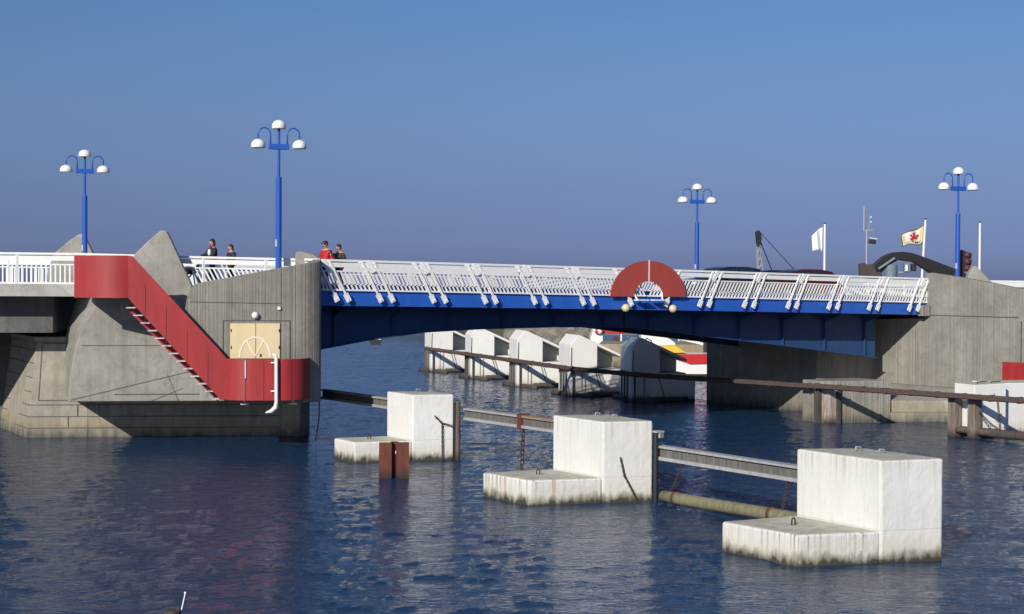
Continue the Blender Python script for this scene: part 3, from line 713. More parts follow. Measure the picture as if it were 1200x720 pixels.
for lab, (bl, fl, fs, bs2, fr, br) in DOL:
    t = thing('concrete_dolphin', lab, 'dolphin block', (*fs, 0), 'white dolphin blocks in front of the bridge')
    mb = MB(); mb.prism([fs, fr, br, bs2], -1.2, [2.25, 2.25, 2.22, 2.25]); MM = M['block_clean' if fs[1] > -10 else 'block']; tb = mb.build('tall_block', MM, t, bevel=.05); worn(tb)
    mb = MB(); q = Vector(fs)-Vector((.0, .0)); 
    mb.prism([bl, fl, (fs[0]-.004, fs[1]+.012), (bs2[0]-.004, bs2[1]-.01)], -1.2, [.69, .70, .70, .69]); sb = mb.build('low_slab', M['slab_clean' if fs[1] > -10 else 'slab'], t, bevel=.06); worn(sb)
    c = (Vector(bl)+Vector(fl)+Vector(fs)+Vector(bs2))/4
    ring = [(c.x-.1+.0, c.y+.1, .68), (c.x-.1, c.y+.1, .8), (c.x-.07, c.y+.1, .85), (c.x-.03, c.y+.1, .85), (c.x, c.y+.1, .8), (c.x, c.y+.1, .68)]
    MB().tube(ring, .018, 8).build('mooring_eye', M['chain'], sb, True)
    ct = (Vector(fr)+Vector(br)+Vector(fs)+Vector(bs2))/4
    mb = MB(); mb.tube([(ct.x+.1, ct.y+.6, 2.24), (ct.x+.1, ct.y+.6, 2.33), (ct.x+.25, ct.y+.6, 2.33), (ct.x+.25, ct.y+.6, 2.24)], .02, 8)
    mb.build('lifting_eye', M['galv'], tb, True); mb = MB(); mb.tube([(ct.x+.35, ct.y+.1, 2.24), (ct.x+.35, ct.y+.1, 2.31), (ct.x+.5, ct.y+.1, 2.31), (ct.x+.5, ct.y+.1, 2.24)], .02, 8)
    mb.build('lifting_eye', M['galv'], tb, True)

# near fender beams (between the blocks, on their channel side)
def fender_beam(label, p0, p1, mats=('galv', 'timber'), name='fender_beam', grp='fender beams of the near row', patch=None):
    t = thing(name, label, 'fender beam', p0, grp)
    p0 = Vector(p0); p1 = Vector(p1)
    mb = MB(); mb.bar(p0+Vector((0,0,.17)), p1+Vector((0,0,.17)), .30, .06); mb.bar(p0-Vector((0,0,.15)), p1-Vector((0,0,.15)), .30, .09)
    mb.build('flange', M[mats[0]], t)
    MB().bar(p0, p1, .12, .28).build('web', M['web_grey'], t)
    if patch:
        a, b_ = patch; d = p1-p0
        MB().bar(p0+d*a+Vector((0,0,.178)), p0+d*b_+Vector((0,0,.178)), .306, .06).build('rust_patch', M['rustpatch'], t)
        MB().bar(p0+d*(a-.012)+Vector((0,0,.0)), p0+d*(a+.012), .36, .5).build('strap', M['rust'], t)
    return t
fender_beam('grey steel fender beam from the left pier to the smallest block', (2.85, 6.4, 1.42), (2.78, -3.9, 1.53))
fender_beam('grey steel fender beam with rusty middle stretch and dangling chain, between first and middle blocks', (2.8, -6.05, 1.57), (2.95, -15.0, 1.66), patch=(.42, .8))
fender_beam('grey steel fender beam between middle block and nearest block', (2.93, -17.0, 1.355), (3.1, -25.2, 1.40))

def pile(label, x, y, z1, r, mat, grp='fender piles', name='fender_pile', sq=False, z0=-1.5, tilt=(0,0)):
    mb = MB()
    if sq: mb.bar((x, y, z0), (x+tilt[0], y+tilt[1], z1), r*2, r*2)
    else: mb.tube([(x, y, z0), (x+tilt[0]*.5, y+tilt[1]*.5, z1*.5), (x+tilt[0], y+tilt[1], z1)], [r, r*.98, r*.95], 10)
    return tag(mb.build(name, M[mat], loc=(x, y, 0), bevel=.01 if sq else 0), label, 'pile', grp)
pile('weathered wooden pile at the channel corner of the smallest block', 2.44, -6.15, 2.0, .085, 'pile', 'near piles')
pile('dark pile close behind that wooden pile, in shade of the smallest block', 2.46, -5.88, 1.95, .08, 'black', 'near piles')
pile('dark pile at the right edge of the middle block', 2.74, -17.30, 1.9, .075, 'black', 'near piles')
# bracket on top of that pile
mb = MB(); mb.box((2.80, -17.3, 1.95), (.26, .24, .05)); mb.box((2.84, -17.3, 1.86), (.16, .2, .16), .3); tag(mb.build('steel_bracket', M['galv'], loc=(2.95, -17.35, 1.85)), 'small grey steel bracket at the top right edge of the middle block', 'bracket')
# rusty sheet pile
mb = MB(); q = Vector((-1.55, -9.45, 0)); e = Vector((EL.x, EL.y, 0)); nf = Vector((NL.x, NL.y, 0))
prof = [(-.46, 0), (-.46, .12), (-.08, .12), (-.02, -.1), (.06, -.1), (.12, .12), (.46, .12), (.46, 0), (.17, 0), (.1, -.24), (-.06, -.24), (-.13, 0)]
mb.extr([q + e*a + nf*b_ + Vector((0,0,-1.5)) for a, b_ in prof], (0, 0, 2.62))
o = mb.build('sheet_pile', M['rust'], loc=q); tag(o, 'short rust red steel sheet pile with a hole, in front of the smallest block', 'sheet pile')
mb = MB(); hc = q + e*.09 + nf*(-.085) + Vector((0,0,.8)); mb.tube([hc, hc+nf*.02], .055, 12); mb.build('eye_hole', M['opal'], o)
# logs floating
def log(label, p0, p1, r, mat='log', grp='floating fender logs', bands=True):
    t = thing('fender_log', label, 'floating log', p0, grp); p0 = Vector(p0); p1 = Vector(p1)
    n = 8; pts = [p0+(p1-p0)*i/n+Vector((0,0,rnd.uniform(-.012,.012))) for i in range(n+1)]
    MB().tube(pts, [r*(1+rnd.uniform(-.06,.06)) for _ in pts], 12).build('trunk', M[mat], t, True)
    if bands:
        for k in (.08, .62):
            q = p0+(p1-p0)*k; d = (p1-p0).normalized()*.04
            MB().tube([q-d, q+d], r*1.12, 12).build('band', M['rust'], t, True)
    return t
log('long algae covered log hanging in chains between middle block and nearest block', (2.72, -17.7, .2), (2.85, -25.0, .38), .17)
log('dark log awash beside the back of the middle block slab', (1.5, -10.6, .05), (1.6, -14.5, .12), .12)
# chains
def chain(label, pts, r=.028, grp='chains on the near row'):
    mb = MB(); pts = [Vector(q) for q in pts]; step = r*3.4; flip = 0
    for a, b_ in zip(pts[:-1], pts[1:]):
        L = (b_-a).length; d = (b_-a)/L; k = 0.0
        while k < L:
            c0 = a+d*k; sd = d.cross(Vector((0,1,0)) if flip else Vector((1,0,.1))).normalized(); u2 = sd
            loop = [c0 + d*(math.cos(t_)*r*2.3) + u2*(math.sin(t_)*r*1.4) for t_ in [2*math.pi*i/8 for i in range(9)]]
            mb.tube(loop, r*.5, 5, False); k += step; flip = 1-flip
    return tag(mb.build('chain', M['chain'], loc=pts[0]), label, 'chain', grp)
chain('rusty chain hanging straight down the front of the smallest block', [(1.95, -5.92, 1.22), (1.97, -5.93, .0)], .024)
chain('rusty chain drooping sideways from the front of the smallest block to the pile', [(1.72, -5.86, 1.5), (1.95, -5.92, 1.27), (2.4, -6.1, 1.13), (2.75, -6.4, 1.2)], .022)
chain('heavy rusty chain hanging from the beam left of the middle block', [(2.75, -10.0, 1.4), (2.7, -10.0, .1)], .045)
chain('rusty chain slanting down the front of the middle block', [(1.75, -17.02, 1.22), (1.85, -17.06, .75), (2.05, -17.14, .35), (2.2, -17.18, .05)], .02)
chain('chain from beam to log beside the dark pile at the middle block', [(2.95, -18.3, 1.15), (2.9, -18.05, .7), (2.85, -17.75, .25)], .022)
chain('thin chain from beam to log near the nearest block', [(3.02, -22.6, 1.2), (2.8, -22.6, .4)], .026)
# ropes at the left pier
tag(MB().tube([PL(-.45, -.3, .75), (-.9, -2.0, .52), (-1.0, -3.5, .66)], .02, 6).build('rope', M['chain'], loc=(-1, -2, .6)), 'thin dark rope stretched from the left pier to the smallest block', 'rope')
tag(MB().tube([PL(-.2, -1.6, 1.8), PL(-.22, -1.6, .9), PL(-.35, -1.5, .1)], .022, 6).build('rope', M['chain'], loc=PL(-.2, -1.6, 1.2)), 'dark rope hanging down the right end of the left pier', 'rope')

# ------------------------------------------------------------------ far dolphins
def far_dolphin(label, x, y, rot, grp, full=False, wide=1.0):
    t = thing('gabled_dolphin', label, 'dolphin block', (x, y, 0), grp); m_ = Matrix.Rotation(rot, 4, 'Z'); o0 = Vector((x, y, 0))
    T = lambda q: o0 + m_ @ Vector(q)
    g = [(0, -1.2), (0, 2.75), (.42, 3.28), (.62, 3.22), (1.5, 2.83), (1.5, -1.2)]
    D = 2.2
    MB().extr([T((a, 0, z)) for a, z in g], m_ @ Vector((0, D, 0))).build('gable_block', M['block_far'], t, bevel=.03)
    zlo = -1.2 if full else 1.45
    g2 = [(1.503, zlo), (1.503, 2.66), (2.88, 2.02), (2.88, zlo)]
    MB().extr([T((a, 1.55, z)) for a, z in g2], m_ @ Vector((0, D-1.55, 0))).build('sloped_buttress', M['block_far'], t, bevel=.03)
    MB().extr([T((a, .004, z)) for a, z in [(1.503, 2.83), (2.93, 2.17), (2.93, 2.03), (1.503, 2.67)]], m_ @ Vector((0, D-.008, 0))).build('roof_slab', M['block_far'], t, bevel=.02)
    if not full:
        MB().extr([T((a, .004, z)) for a, z in [(1.503, -1.2), (1.503, 1.447), (2.9, 1.447), (2.9, -1.2)]], m_ @ Vector((0, D-.01, 0))).build('plinth', M['block_far'], t, bevel=.03)
    MB().extr([T((a, .0, z)) for a, z in [(2.903, -1.2), (2.903, 1.15), (3.4*wide, 1.05), (3.4*wide, -1.2)]], m_ @ Vector((0, D, 0))).build('low_slab', M['block_far'], t, bevel=.03)
    mb = MB(); mb.tube([T((.05, -.03, 2.6)), T((.02, -.05, 1.5))], .02, 6); mb.build('cable', M['chain'], t)
    mb = MB(); mb.tube([T((.75, .3, 3.12)), T((.85, .3, 3.22)), T((1.1, .3, 3.1)), T((1.15, .3, 2.96))], .03, 6); mb.build('lifting_eye', M['chain'], t)
    return T
FD = [(24.6, 39.4, 'white gabled dolphin beyond the bridge, farthest left of its row'),
      (23.55, 31.9, 'white gabled dolphin beyond the bridge, second from the left of its row'),
      (22.5, 24.3, 'white gabled dolphin beyond the bridge, in the middle of its row'),
      (21.45, 16.9, 'white gabled dolphin beyond the bridge, in sun beside the shaded one'),
      (22.45, 12.6, 'white gabled dolphin lying in the shade under the bridge')]
def fp(label, q, grp='fender piles of the far row', mat='timber', z1=1.55, r=.045):
    return pile(label, q[0], q[1], z1, r, mat, grp)
names5 = ['farthest left', 'second from left', 'middle', 'sunlit last', 'shaded']
for i, (x, y, lab) in enumerate(FD):
    T = far_dolphin(lab, x, y, R(-17+(1.5, -2, 0, 2, -1)[i]), 'gabled dolphins beyond the bridge')
    for k, dx in enumerate((1.5, 1.0, .5, -.3)):
        q = T((-.10, dx, 0)) if dx >= 0 else T((.12, -.12, 0))
        fp('dark wooden pile against the %s gabled dolphin beyond the bridge' % names5[i], q)
    p0 = T((-.30, 2.2, .08)); p1 = T((.75, -1.6, .06))
    log('dark waterlogged log at the foot of the %s gabled dolphin' % names5[i], p0, p1, .14, 'timber', 'logs at the far row', False)
    p0 = T((.9, -.25, .12)); p1 = T((2.9, -.3, .12))
    log('short dark log along the front of the %s gabled dolphin' % names5[i], p0, p1, .13, 'timber', 'logs at the far row', False)
    for k, (a, z0) in enumerate(((1.15, .2), (1.75, .2))):
        chain('thin dark chain hanging before the %s gabled dolphin' % names5[i], [T((a-.5, -.35, 1.45)), T((a-.1, -.33, .2))] if k else [T((a-.6, -.35, 1.45)), T((a-.6, -.33, .2))], .022, 'chains at the far row')
# right dolphin: same plan, flat top
t = thing('concrete_dolphin', 'long flat topped white dolphin in front of the right pier, crossed by a dark beam', 'dolphin block', (24.2, -8.8, 0))
m_ = Matrix.Rotation(R(-8), 4, 'Z'); o0 = Vector((24.15, -8.8, 0)); T = lambda q: o0 + m_ @ Vector(q)
MB().extr([T((0, 0, -1.2)), T((1.55, 0, -1.2)), T((1.55, 0, 2.16)), T((0, 0, 2.12))], m_ @ Vector((0, 1.25, 0))).build('tall_block', M['block_far'], t, bevel=.03)
MB().extr([T((1.553, .5, -1.2)), T((6.0, .5, -1.2)), T((6.0, .5, 2.1)), T((1.553, .5, 2.13))], m_ @ Vector((0, 1.6, 0))).build('rear_wall', M['block_far'], t, bevel=.03)
mb = MB()
for a in (.25, .95):
    mb.tube([T((a, -.02, 1.7)), T((a+.1, .3, 2.2)), T((a+.6, .35, 2.22))], .022, 6)
mb.build('lashing', M['chain'], t)

# far row fender beam, in lengths
def round_beam(label, p0, p1, r=.15, grp='dark fender beams of the far row', mat='timber', clutter=False):
    t = thing('fender_beam', label, 'fender beam', p0, grp); p0 = Vector(p0); p1 = Vector(p1)
    MB().bar(p0, p1, .24, .22).build('timber', M[mat], t, bevel=.03)
    MB().bar(p0+Vector((-.16, 0, -.02)), p1+Vector((-.16, 0, -.02)), .05, .1).build('guard_strip', M['timber_red'], t)
    k = 0; d = (p1-p0)
    while k < d.length:
        q = p0+d.normalized()*k
        MB().box(q, (.28, .08, .26), R(5)).build('clamp', M['timber_red'], t); k += 2.3 if not clutter else 1.3
    return t
RB = [((24.35, 39.6, 1.58), (23.45, 32.4, 1.55)), ((23.45, 32.3, 1.55), (22.44, 24.5, 1.52)), ((22.43, 24.4, 1.52), (21.47, 16.9, 1.49)), ((21.46, 16.8, 1.49), (21.6, 11.0, 1.49)), ((21.6, 10.9, 1.49), (22.85, -.9, 1.6))]
RL = ['pale weathered fender beam past the farthest left gabled dolphin', 'dark fender beam past the second gabled dolphin from the left', 'dark reddish fender beam past the middle gabled dolphin', 'dark fender beam past the sunlit dolphin nearest the shade', 'dark fender beam running under the bridge along the right pier']
for i, ((p0, p1), lab) in enumerate(zip(RB, RL)): round_beam(lab, p0, p1, mat='timber' if i in (1, 4) else ('pile' if i == 0 else 'timber_red'))
round_beam('weathered cluttered fender beam in front of the right pier, from the footing past the white dolphin', (22.85, -1.0, 1.62), (24.15, -14.5, 1.72), mat='timber', clutter=True)
for x, y, mat, r, lab in ((23.05, -.85, 'timber', .13, 'dark pile at the outer corner of the right pier footing'), (23.45, -1.15, 'pile_grey', .2, 'whitish rust stained pile in front of the right pier footing'), (23.75, -1.35, 'timber', .1, 'thin dark pile beside the whitish rust stained pile'),
                     (23.95, -7.95, 'pile_stout', .19, 'left of the two stout rust footed piles before the flat topped white dolphin'), (24.1, -8.85, 'pile_stout', .19, 'right of the two stout rust footed piles before the flat topped white dolphin')):
    pile(lab, x, y, 1.62, r, mat, 'piles before the right pier', sq=True)
log('grey log lying at the waterline before the flat topped white dolphin', (24.2, -8.0, .25), (24.5, -12.5, .3), .18, 'timber', 'logs at the far row', False)
log('short dark log between the two stout piles', (23.9, -8.1, .3), (24.2, -9.6, .28), .13, 'pile', 'logs at the far row', False)
chain('thin chain hanging from the beam before the flat topped white dolphin', [(24.25, -9.9, 1.5), (24.3, -10.0, .4)], .03, 'chains at the far row')
chain('slack chain sagging between the stout piles and the log', [(24.1, -8.9, 1.2), (24.25, -9.6, .6), (24.35, -10.1, .35)], .03, 'chains at the far row')

# small pile in the foreground with a thin white rod
t = thing('mooring_pile', 'dark mooring pile top with thin white rod at the bottom of the view', 'pile', (-14.05, -26.9, 0))
MB().tube([(-14.05, -26.9, -1.5), (-14.05, -26.9, .5)], [.15, .14], 14).build('post', M['timber'], t)
mb = MB(); mb.tube([(-13.92, -26.85, .3), (-13.80, -26.8, .74)], .012, 6); mb.ball((-13.80, -26.8, .75), .025, 8); mb.build('rod', M['white'], t)

# ------------------------------------------------------------------ people
def skin_mesh(name, verts, edges, radii, mat, parent, sub=2, root=0):
    me = bpy.data.meshes.new(name); me.from_pydata(verts, edges, []); o = bpy.data.objects.new(name, me); col.objects.link(o)
    sk = o.modifiers.new('s', 'SKIN'); sk.use_smooth_shade = True
    if not me.skin_vertices: me.attributes  # layer is made by the modifier
    for i, r in enumerate(radii):
        d = me.skin_vertices[0].data[i]; d.radius = (r, r) if not isinstance(r, tuple) else r; d.use_root = (i == root)
    ss = o.modifiers.new('u', 'SUBSURF'); ss.levels = sub; ss.render_levels = sub
    dg = bpy.context.evaluated_depsgraph_get(); ev = o.evaluated_get(dg)
    nm = bpy.data.meshes.new_from_object(ev); bpy.data.objects.remove(o)
    for q in nm.polygons: q.use_smooth = True
    nm.materials.clear(); nm.materials.append(mat)
    n = bpy.data.objects.new(name, nm); col.objects.link(n); n.parent = parent
    return n
def person(label, loc, face_deg, h, jacket, arms, stride=.28, hair='short', inner=None, shades=False, scarf=False, head_down=.0):
    """local frame: +x forward, +y left; arms = ((elbow, wrist) left, (elbow, wrist) right) as offsets in metres for a 1.75 m body"""
    t = thing('person', label, 'person', loc, 'people walking over the bridge'); t.rotation_euler.z = R(face_deg); k = h/1.75
    V = []; E = []; Rr = []
    def v(x, y, z, r): V.append((x*k, y*k, z*k)); Rr.append(r*k); return len(V)-1
    def e(*ids):
        for a, b_ in zip(ids[:-1], ids[1:]): E.append((a, b_))
    pel = v(0, 0, .95, .13); w = v(0, 0, 1.12, .12); ch = v(0, 0, 1.32, .14); nk = v(.0, 0, 1.48, .055); 
    hx = head_down
    hd = v(.02+hx*.5, 0, 1.57, .075); hm = v(.03+hx, 0, 1.65, .095); ht = v(.015+hx, 0, 1.72, .07)
    e(pel, w, ch, nk, hd, hm, ht)
    nose = v(.125+hx, 0, 1.625, .016); e(hm, nose)
    for s_, (el, wr) in zip((1, -1), arms):
        sh = v(0, s_*.18, 1.40, .06); a1 = v(el[0], s_*el[1], el[2], .045); a2 = v(wr[0], s_*wr[1], wr[2], .032)
        d = (Vector(wr)-Vector(el)).normalized(); d.y *= s_
        p = Vector((wr[0], s_*wr[1], wr[2])); pm = p + d*.08; pal = v(*pm, .034); e(ch, sh, a1, a2, pal)
        for q in range(4):
            sp = (q-1.5)*.022; f1 = pm + d*(.05) + Vector((0, 0, sp)); L = (.04, .05, .046, .035)[q]
            i1 = v(*f1, .0105); i2 = v(*(f1 + d*L + Vector((0, -s_*.02, -.01))), .009); e(pal, i1, i2)
        th = p + d*.04 + Vector((0, -s_*.035, .02)); i1 = v(*th, .011); i2 = v(*(th+d*.05), .01); e(pal, i1, i2)
    for s_ in (1, -1):
        f = stride*s_
        hp = v(0, s_*.09, .90, .09); kn = v(f*.55+.04, s_*.09, .49, .06); an = v(f-.03, s_*.09, .08, .042); toe = v(f+.14, s_*.095, .035, .035); e(pel, hp, kn, an, toe)
    skin_mesh('body', V, E, Rr, M['skin'], t)
    # jacket
    V = []; E = []; Rr = []
    p0 = v(0, 0, .86, .175); p1 = v(0, 0, 1.10, .175); p2 = v(0, 0, 1.31, .18); p3 = v(0, 0, 1.46, .105); e(p0, p1, p2, p3)
    for s_, (el, wr) in zip((1, -1), arms):
        sh = v(0, s_*.185, 1.365, .085); a1 = v(el[0], s_*el[1], el[2], .078); a2 = v(wr[0], s_*wr[1], wr[2], .05); e(p2, sh, a1, a2)
    jk = skin_mesh('jacket', V, E, Rr, M[jacket], t)
    V = []; E = []; Rr = []
    p0 = v(0, 0, .97, .14)
    for s_ in (1, -1):
        f = stride*s_; hp = v(0, s_*.09, .88, .108); kn = v(f*.55+.04, s_*.09, .49, .08); an = v(f-.03, s_*.09, .10, .065); e(p0, hp, kn, an)
    skin_mesh('trousers', V, E, Rr, M['trouser'], t)
    for s_ in (1, -1):
        f = stride*s_
        MB().ball(((f+.05)*k, s_*.095*k, .045*k), .05*k, 10, (2.6, 1.0, .9)).build('shoe', M['black'], t, True, loc=(0,0,0))
    for s_ in (1, -1):
        MB().ball(((.03+hx)*k, s_*.088*k, 1.635*k), .028*k, 8, (.7, .4, 1)).build('ear', M['skin'], t, True, loc=(0,0,0))
        if not shades: MB().ball(((.108+hx)*k, s_*.035*k, 1.65*k), .014*k, 8, (.5, 1, .6)).build('eye', M['black'], t, True, loc=(0,0,0))
    MB().box(((.112+hx)*k, 0, 1.578*k), (.012*k, .045*k, .012*k)).build('mouth', M['scarf'], t, loc=(0,0,0))
    hb = MB(); hb.ball(((-.005+hx)*k, 0, 1.685*k), .104*k, 14, (1.0, .95, .78))
    if hair == 'long':
        hb.ball(((-.07+hx)*k, 0, 1.58*k), .085*k, 12, (.7, 1.05, 1.6)); hb.ball((-.07*k, 0, 1.46*k), .07*k, 10, (.6, 1.2, 1.5))
    else: hb.ball(((-.045+hx)*k, 0, 1.635*k), .085*k, 12, (.75, 1.02, 1))
    hb.build('hair', M['hair'], t, True, loc=(0,0,0))
    if shades: MB().box(((.10+hx)*k, 0, 1.652*k), (.04*k, .16*k, .04*k)).build('sunglasses', M['black'], t, bevel=.008, loc=(0,0,0))
    if scarf: MB().ball((.03*k, 0, 1.47*k), .085*k, 12, (1.15, 1.1, .8)).build('scarf', M['scarf'], t, True, loc=(0,0,0))
    if inner: MB().ball((.135*k, 0, 1.24*k), .14*k, 12, (.45, .58, 1.05)).build('shirt', M[inner], t, True, loc=(0,0,0))
    return t
fdir = 192
person('woman with dark hair in a dark open jacket, red scarf and white top, reaching forward', (*PL(-4.2, -2.75), 5.86), fdir, 1.76, 'jacket_navy', (((.12, .24, 1.14), (.36, .2, 1.06)), ((.16, .24, 1.15), (.42, .2, 1.10))), .2, 'long', 'shirt', False, True, .02)
person('shorter person with dark hair and dark jacket, close behind the woman with red scarf', (*PL(-3.52, -2.95), 5.86), fdir, 1.57, 'jacket_navy', (((.02, .25, 1.12), (.16, .24, .92)), ((.0, .25, 1.12), (.12, .24, .9))), .22, 'long', None, False, False, .02)
person('man in a bright red jacket with sunglasses, looking down beside the railing', (.70, 1.2, 5.71), 207, 1.86, 'jacket_red', (((-.05, .26, 1.12), (.12, .25, .9)), ((.0, .26, 1.12), (.16, .24, .92))), .3, 'short', None, True, False, .045)
person('man in a dark olive jacket walking just behind the one in red', (1.42, 1.6, 5.70), 203, 1.76, 'jacket_olive', (((-.05, .26, 1.12), (.1, .25, .9)), ((-.02, .26, 1.12), (.12, .24, .9))), .3, 'short', None, False, False, .03)
# pushchair in front of the first woman
q = Vector(PL(-4.92, -2.75, 5.86)); t = thing('pushchair', 'dark pushchair with a pink blanket pushed by the woman in the red scarf', 'pushchair', q)
X = -Vector((EL.x, EL.y, 0)); Y = Vector((-X.y, X.x, 0)); Z = Vector((0,0,1)); L_ = lambda a, b_, c_: q+X*a+Y*b_+Z*c_
mb = MB()
for s_ in (-.22, .22):
    mb.tube([L_(-.42, s_, 1.06), L_(-.3, s_, .98), L_(.0, s_, .5), L_(.3, s_, .12)], .016, 8); mb.tube([L_(.1, s_, .62), L_(-.1, s_, .4), L_(-.3, s_, .1)], .014, 8)
mb.tube([L_(-.42, -.22, 1.06), L_(-.42, .22, 1.06)], .022, 8); mb.build('frame', M['black'], t, True)
mb = MB(); mb.extr([L_(-.22, -.2, .78), L_(-.1, -.2, .45), L_(.3, -.2, .42), L_(.3, -.2, .5), L_(-.05, -.2, .55), L_(-.14, -.2, .8)], Y*.4); mb.build('seat', M['jacket_navy'], t, bevel=.02)
MB().ball(L_(.12, 0, .62), .2, 12, (1.2, .9, .55)).build('blanket', M['pink'], t, True)
for a, s_ in ((-.3, -.24), (-.3, .24), (.32, -.2), (.32, .2)):
    MB().tube([L_(a, s_-.02, .1), L_(a, s_+.02, .1)], .1, 14).build('wheel', M['tyre'], t)

# ------------------------------------------------------------------ cars on the right leaf
def car(label, loc, rz, mat):
    t = thing('parked_car' if False else 'car', label, 'car', loc, 'cars crossing the bridge'); t.rotation_euler.z = rz
    W_ = .86; z0 = Vector((0,0,0))
    pr = [(-2.15, .35), (-2.2, .62), (-2.1, .88), (-1.2, .96), (1.75, .92), (2.1, .84), (2.18, .55), (2.1, .3)]
    MB().loft([(x, -W_, z) for x, z in pr], [(x, W_, z) for x, z in pr]).build('body', M[mat], t, bevel=.07, loc=z0, segs=3)
    cb = [(-1.25, .95), (-.62, 1.40), (-.2, 1.48), (.9, 1.47), (1.5, 1.38), (2.0, .93)]
    mb = MB(); A_ = [(x, -(W_-.06 - max(0, z-.95)*.3), z) for x, z in cb]; B_ = [(x, (W_-.06 - max(0, z-.95)*.3), z) for x, z in cb]
    mb.loft(A_, B_); mb.build('cabin', M[mat], t, bevel=.06, loc=z0, segs=3)
    for s_ in (-1, 1):
        for xs in ([(-.95, 1.0), (-.55, 1.36), (.2, 1.41), (.2, 1.0)], [(.28, 1.0), (.28, 1.41), (1.0, 1.40), (1.55, 1.0)]):
            pts = [(x, s_*(W_-.045-max(0, z-.95)*.3), z) for x, z in xs]
            MB().extr(pts, (0, s_*.01, 0)).build('side_window', M['glass'], t, loc=z0)
    for (xa, za, xb, zb) in ((-1.19, 1.01, -.68, 1.37), (1.93, 1.02, 1.55, 1.34)):
        n_ = Vector((za-zb, 0, xb-xa)).normalized()*(.02)
        if n_.z < 0: n_ = -n_
        MB().extr([(xa+n_.x, -.68, za+n_.z), (xa+n_.x, .68, za+n_.z), (xb+n_.x, .58, zb+n_.z), (xb+n_.x, -.58, zb+n_.z)], n_*.3).build('windscreen', M['glass'], t, loc=z0)
    for x in (-1.35, 1.35):
        for s_ in (-1, 1):
            wh = MB().tube([(x, s_*.68, .32), (x, s_*.88, .32)], .32, 18).build('wheel', M['tyre'], t, loc=z0)
            MB().tube([(x, s_*.7, .32), (x, s_*.895, .32)], .2, 14).build('rim', M['steel'], wh, loc=z0)
    for s_ in (-1, 1):
        MB().box((-2.16, s_*.6, .72), (.08, .3, .13)).build('headlight', M['opal'], t, bevel=.02, loc=z0)
        MB().box((2.13, s_*.65, .72), (.08, .25, .14)).build('tail_light', M['boat_red'], t, bevel=.02, loc=z0)
        MB().box((-.8, s_*.95, 1.02), (.12, .18, .12)).build('mirror', M[mat], t, bevel=.03, loc=z0)
    return t
car('navy car whose dark roof shows above the railing right of the lamp post', (22.0, 4.4, zd(22.0)), R(-1), 'navy')
car('maroon car whose roof shows above the railing left of the white flag', (26.2, 4.2, zd(26.2)), R(-1), 'maroon')
car('navy car mostly hidden behind the maroon one', (27.3, 7.2, zd(27.3)), R(179), 'navy')

# ------------------------------------------------------------------ far things on the quay and beyond
FW = Vector((.5, .866, 0)); RT = Vector((.866, -.5, 0)); CAM = Vector((-22.06, -52.2, 6.1))
def far(x, d, z): return Vector((CAM.x, CAM.y, 0)) + RT*x + FW*d + Vector((0, 0, z))   # x metres to the right, d metres away
# excavator on the quay: only its raised arm clears the pier
t = thing('excavator', 'excavator on the quay with its dark arm raised above the bridge railing', 'excavator', far(33.5, 105, 2.0))
def fx(pts, th=.5, dd=0): return [far(x, 105+dd, z) for x, z in pts], FW*th
boom = [(24.45, 6.95), (24.75, 7.45), (25.3, 7.93), (25.7, 8.14), (26.1, 8.25), (26.7, 8.29), (27.3, 8.22), (28.0, 8.0), (28.8, 7.7), (30.8, 6.95), (33.2, 5.2), (33.0, 4.7), (30.4, 5.9), (28.4, 6.95), (27.4, 7.6), (26.4, 7.72), (25.7, 7.35), (25.0, 6.55)]
MB().extr(*fx(boom)).build('boom', M['boom'], t, bevel=.06)
mb = MB(); mb.tube([far(25.0, 104.85, 7.1), far(26.1, 104.85, 7.85)], .09, 10); mb.build('hydraulic_ram', M['cabinet'], t)
MB().extr(*fx([(23.75, 7.45), (24.1, 7.55), (24.2, 7.4), (24.6, 7.45), (24.8, 7.2), (24.9, 6.9), (25.25, 6.85), (25.3, 6.45), (24.8, 6.4), (24.4, 6.55), (23.8, 6.65)], .6, -.05)).build('grab', M['brown'], t, bevel=.06)
MB().extr(*fx([(24.3, 6.5), (25.1, 6.5), (25.3, 5.9), (24.2, 5.9)], .7, -.1)).build('grab_jaw', M['black'], t, bevel=.04)
MB().box(far(34.6, 105.3, 3.7), (4.2, 2.6, 1.3), R(-30)).build('house', M['yellow'], t, bevel=.12)
mb = MB().box(far(33.3, 104.2, 4.5), (1.5, 1.1, 1.6), R(-30)); cb_ = mb.build('cab', M['yellow'], t, bevel=.1)
MB().box(far(33.25, 104.15, 4.7), (1.3, 1.14, .9), R(-30)).build('window', M['glass'], cb_)
for dd in (-1.1, 1.1): MB().box(far(34.2, 105+dd, 2.5), (4.4, .6, .95), R(-30)).build('track', M['tyre'], t, bevel=.3, segs=3)
# cabinet column with two fittings
t = thing('control_cabinet', 'blue grey cabinet column behind the raised excavator arm, two boxy fittings at its right', 'cabinet', far(26.9, 112, 2.0))
MB().lathe([(.62, 0), (.62, 5.45), (.55, 5.5)], far(27.6, 112, 2.0), 18, .75, .75).build('column', M['cabinet'], t)
MB().box(far(28.75, 112, 7.25), (.45, .45, .7), R(-30)).build('flood_lamp', M['cabinet'], t, bevel=.05)
MB().box(far(28.65, 111.7, 7.25), (.16, .16, .45), R(-30)).build('lamp_glass', M['opal'], t)
MB().box(far(29.3, 112.2, 7.3), (.35, .4, .55), R(-30)).build('flood_lamp', M['black'], t, bevel=.05)
mb = MB(); mb.bar(far(27.4, 112, 6.9), far(29.1, 112.2, 6.98), .1, .1); mb.build('bracket', M['steel'], t)
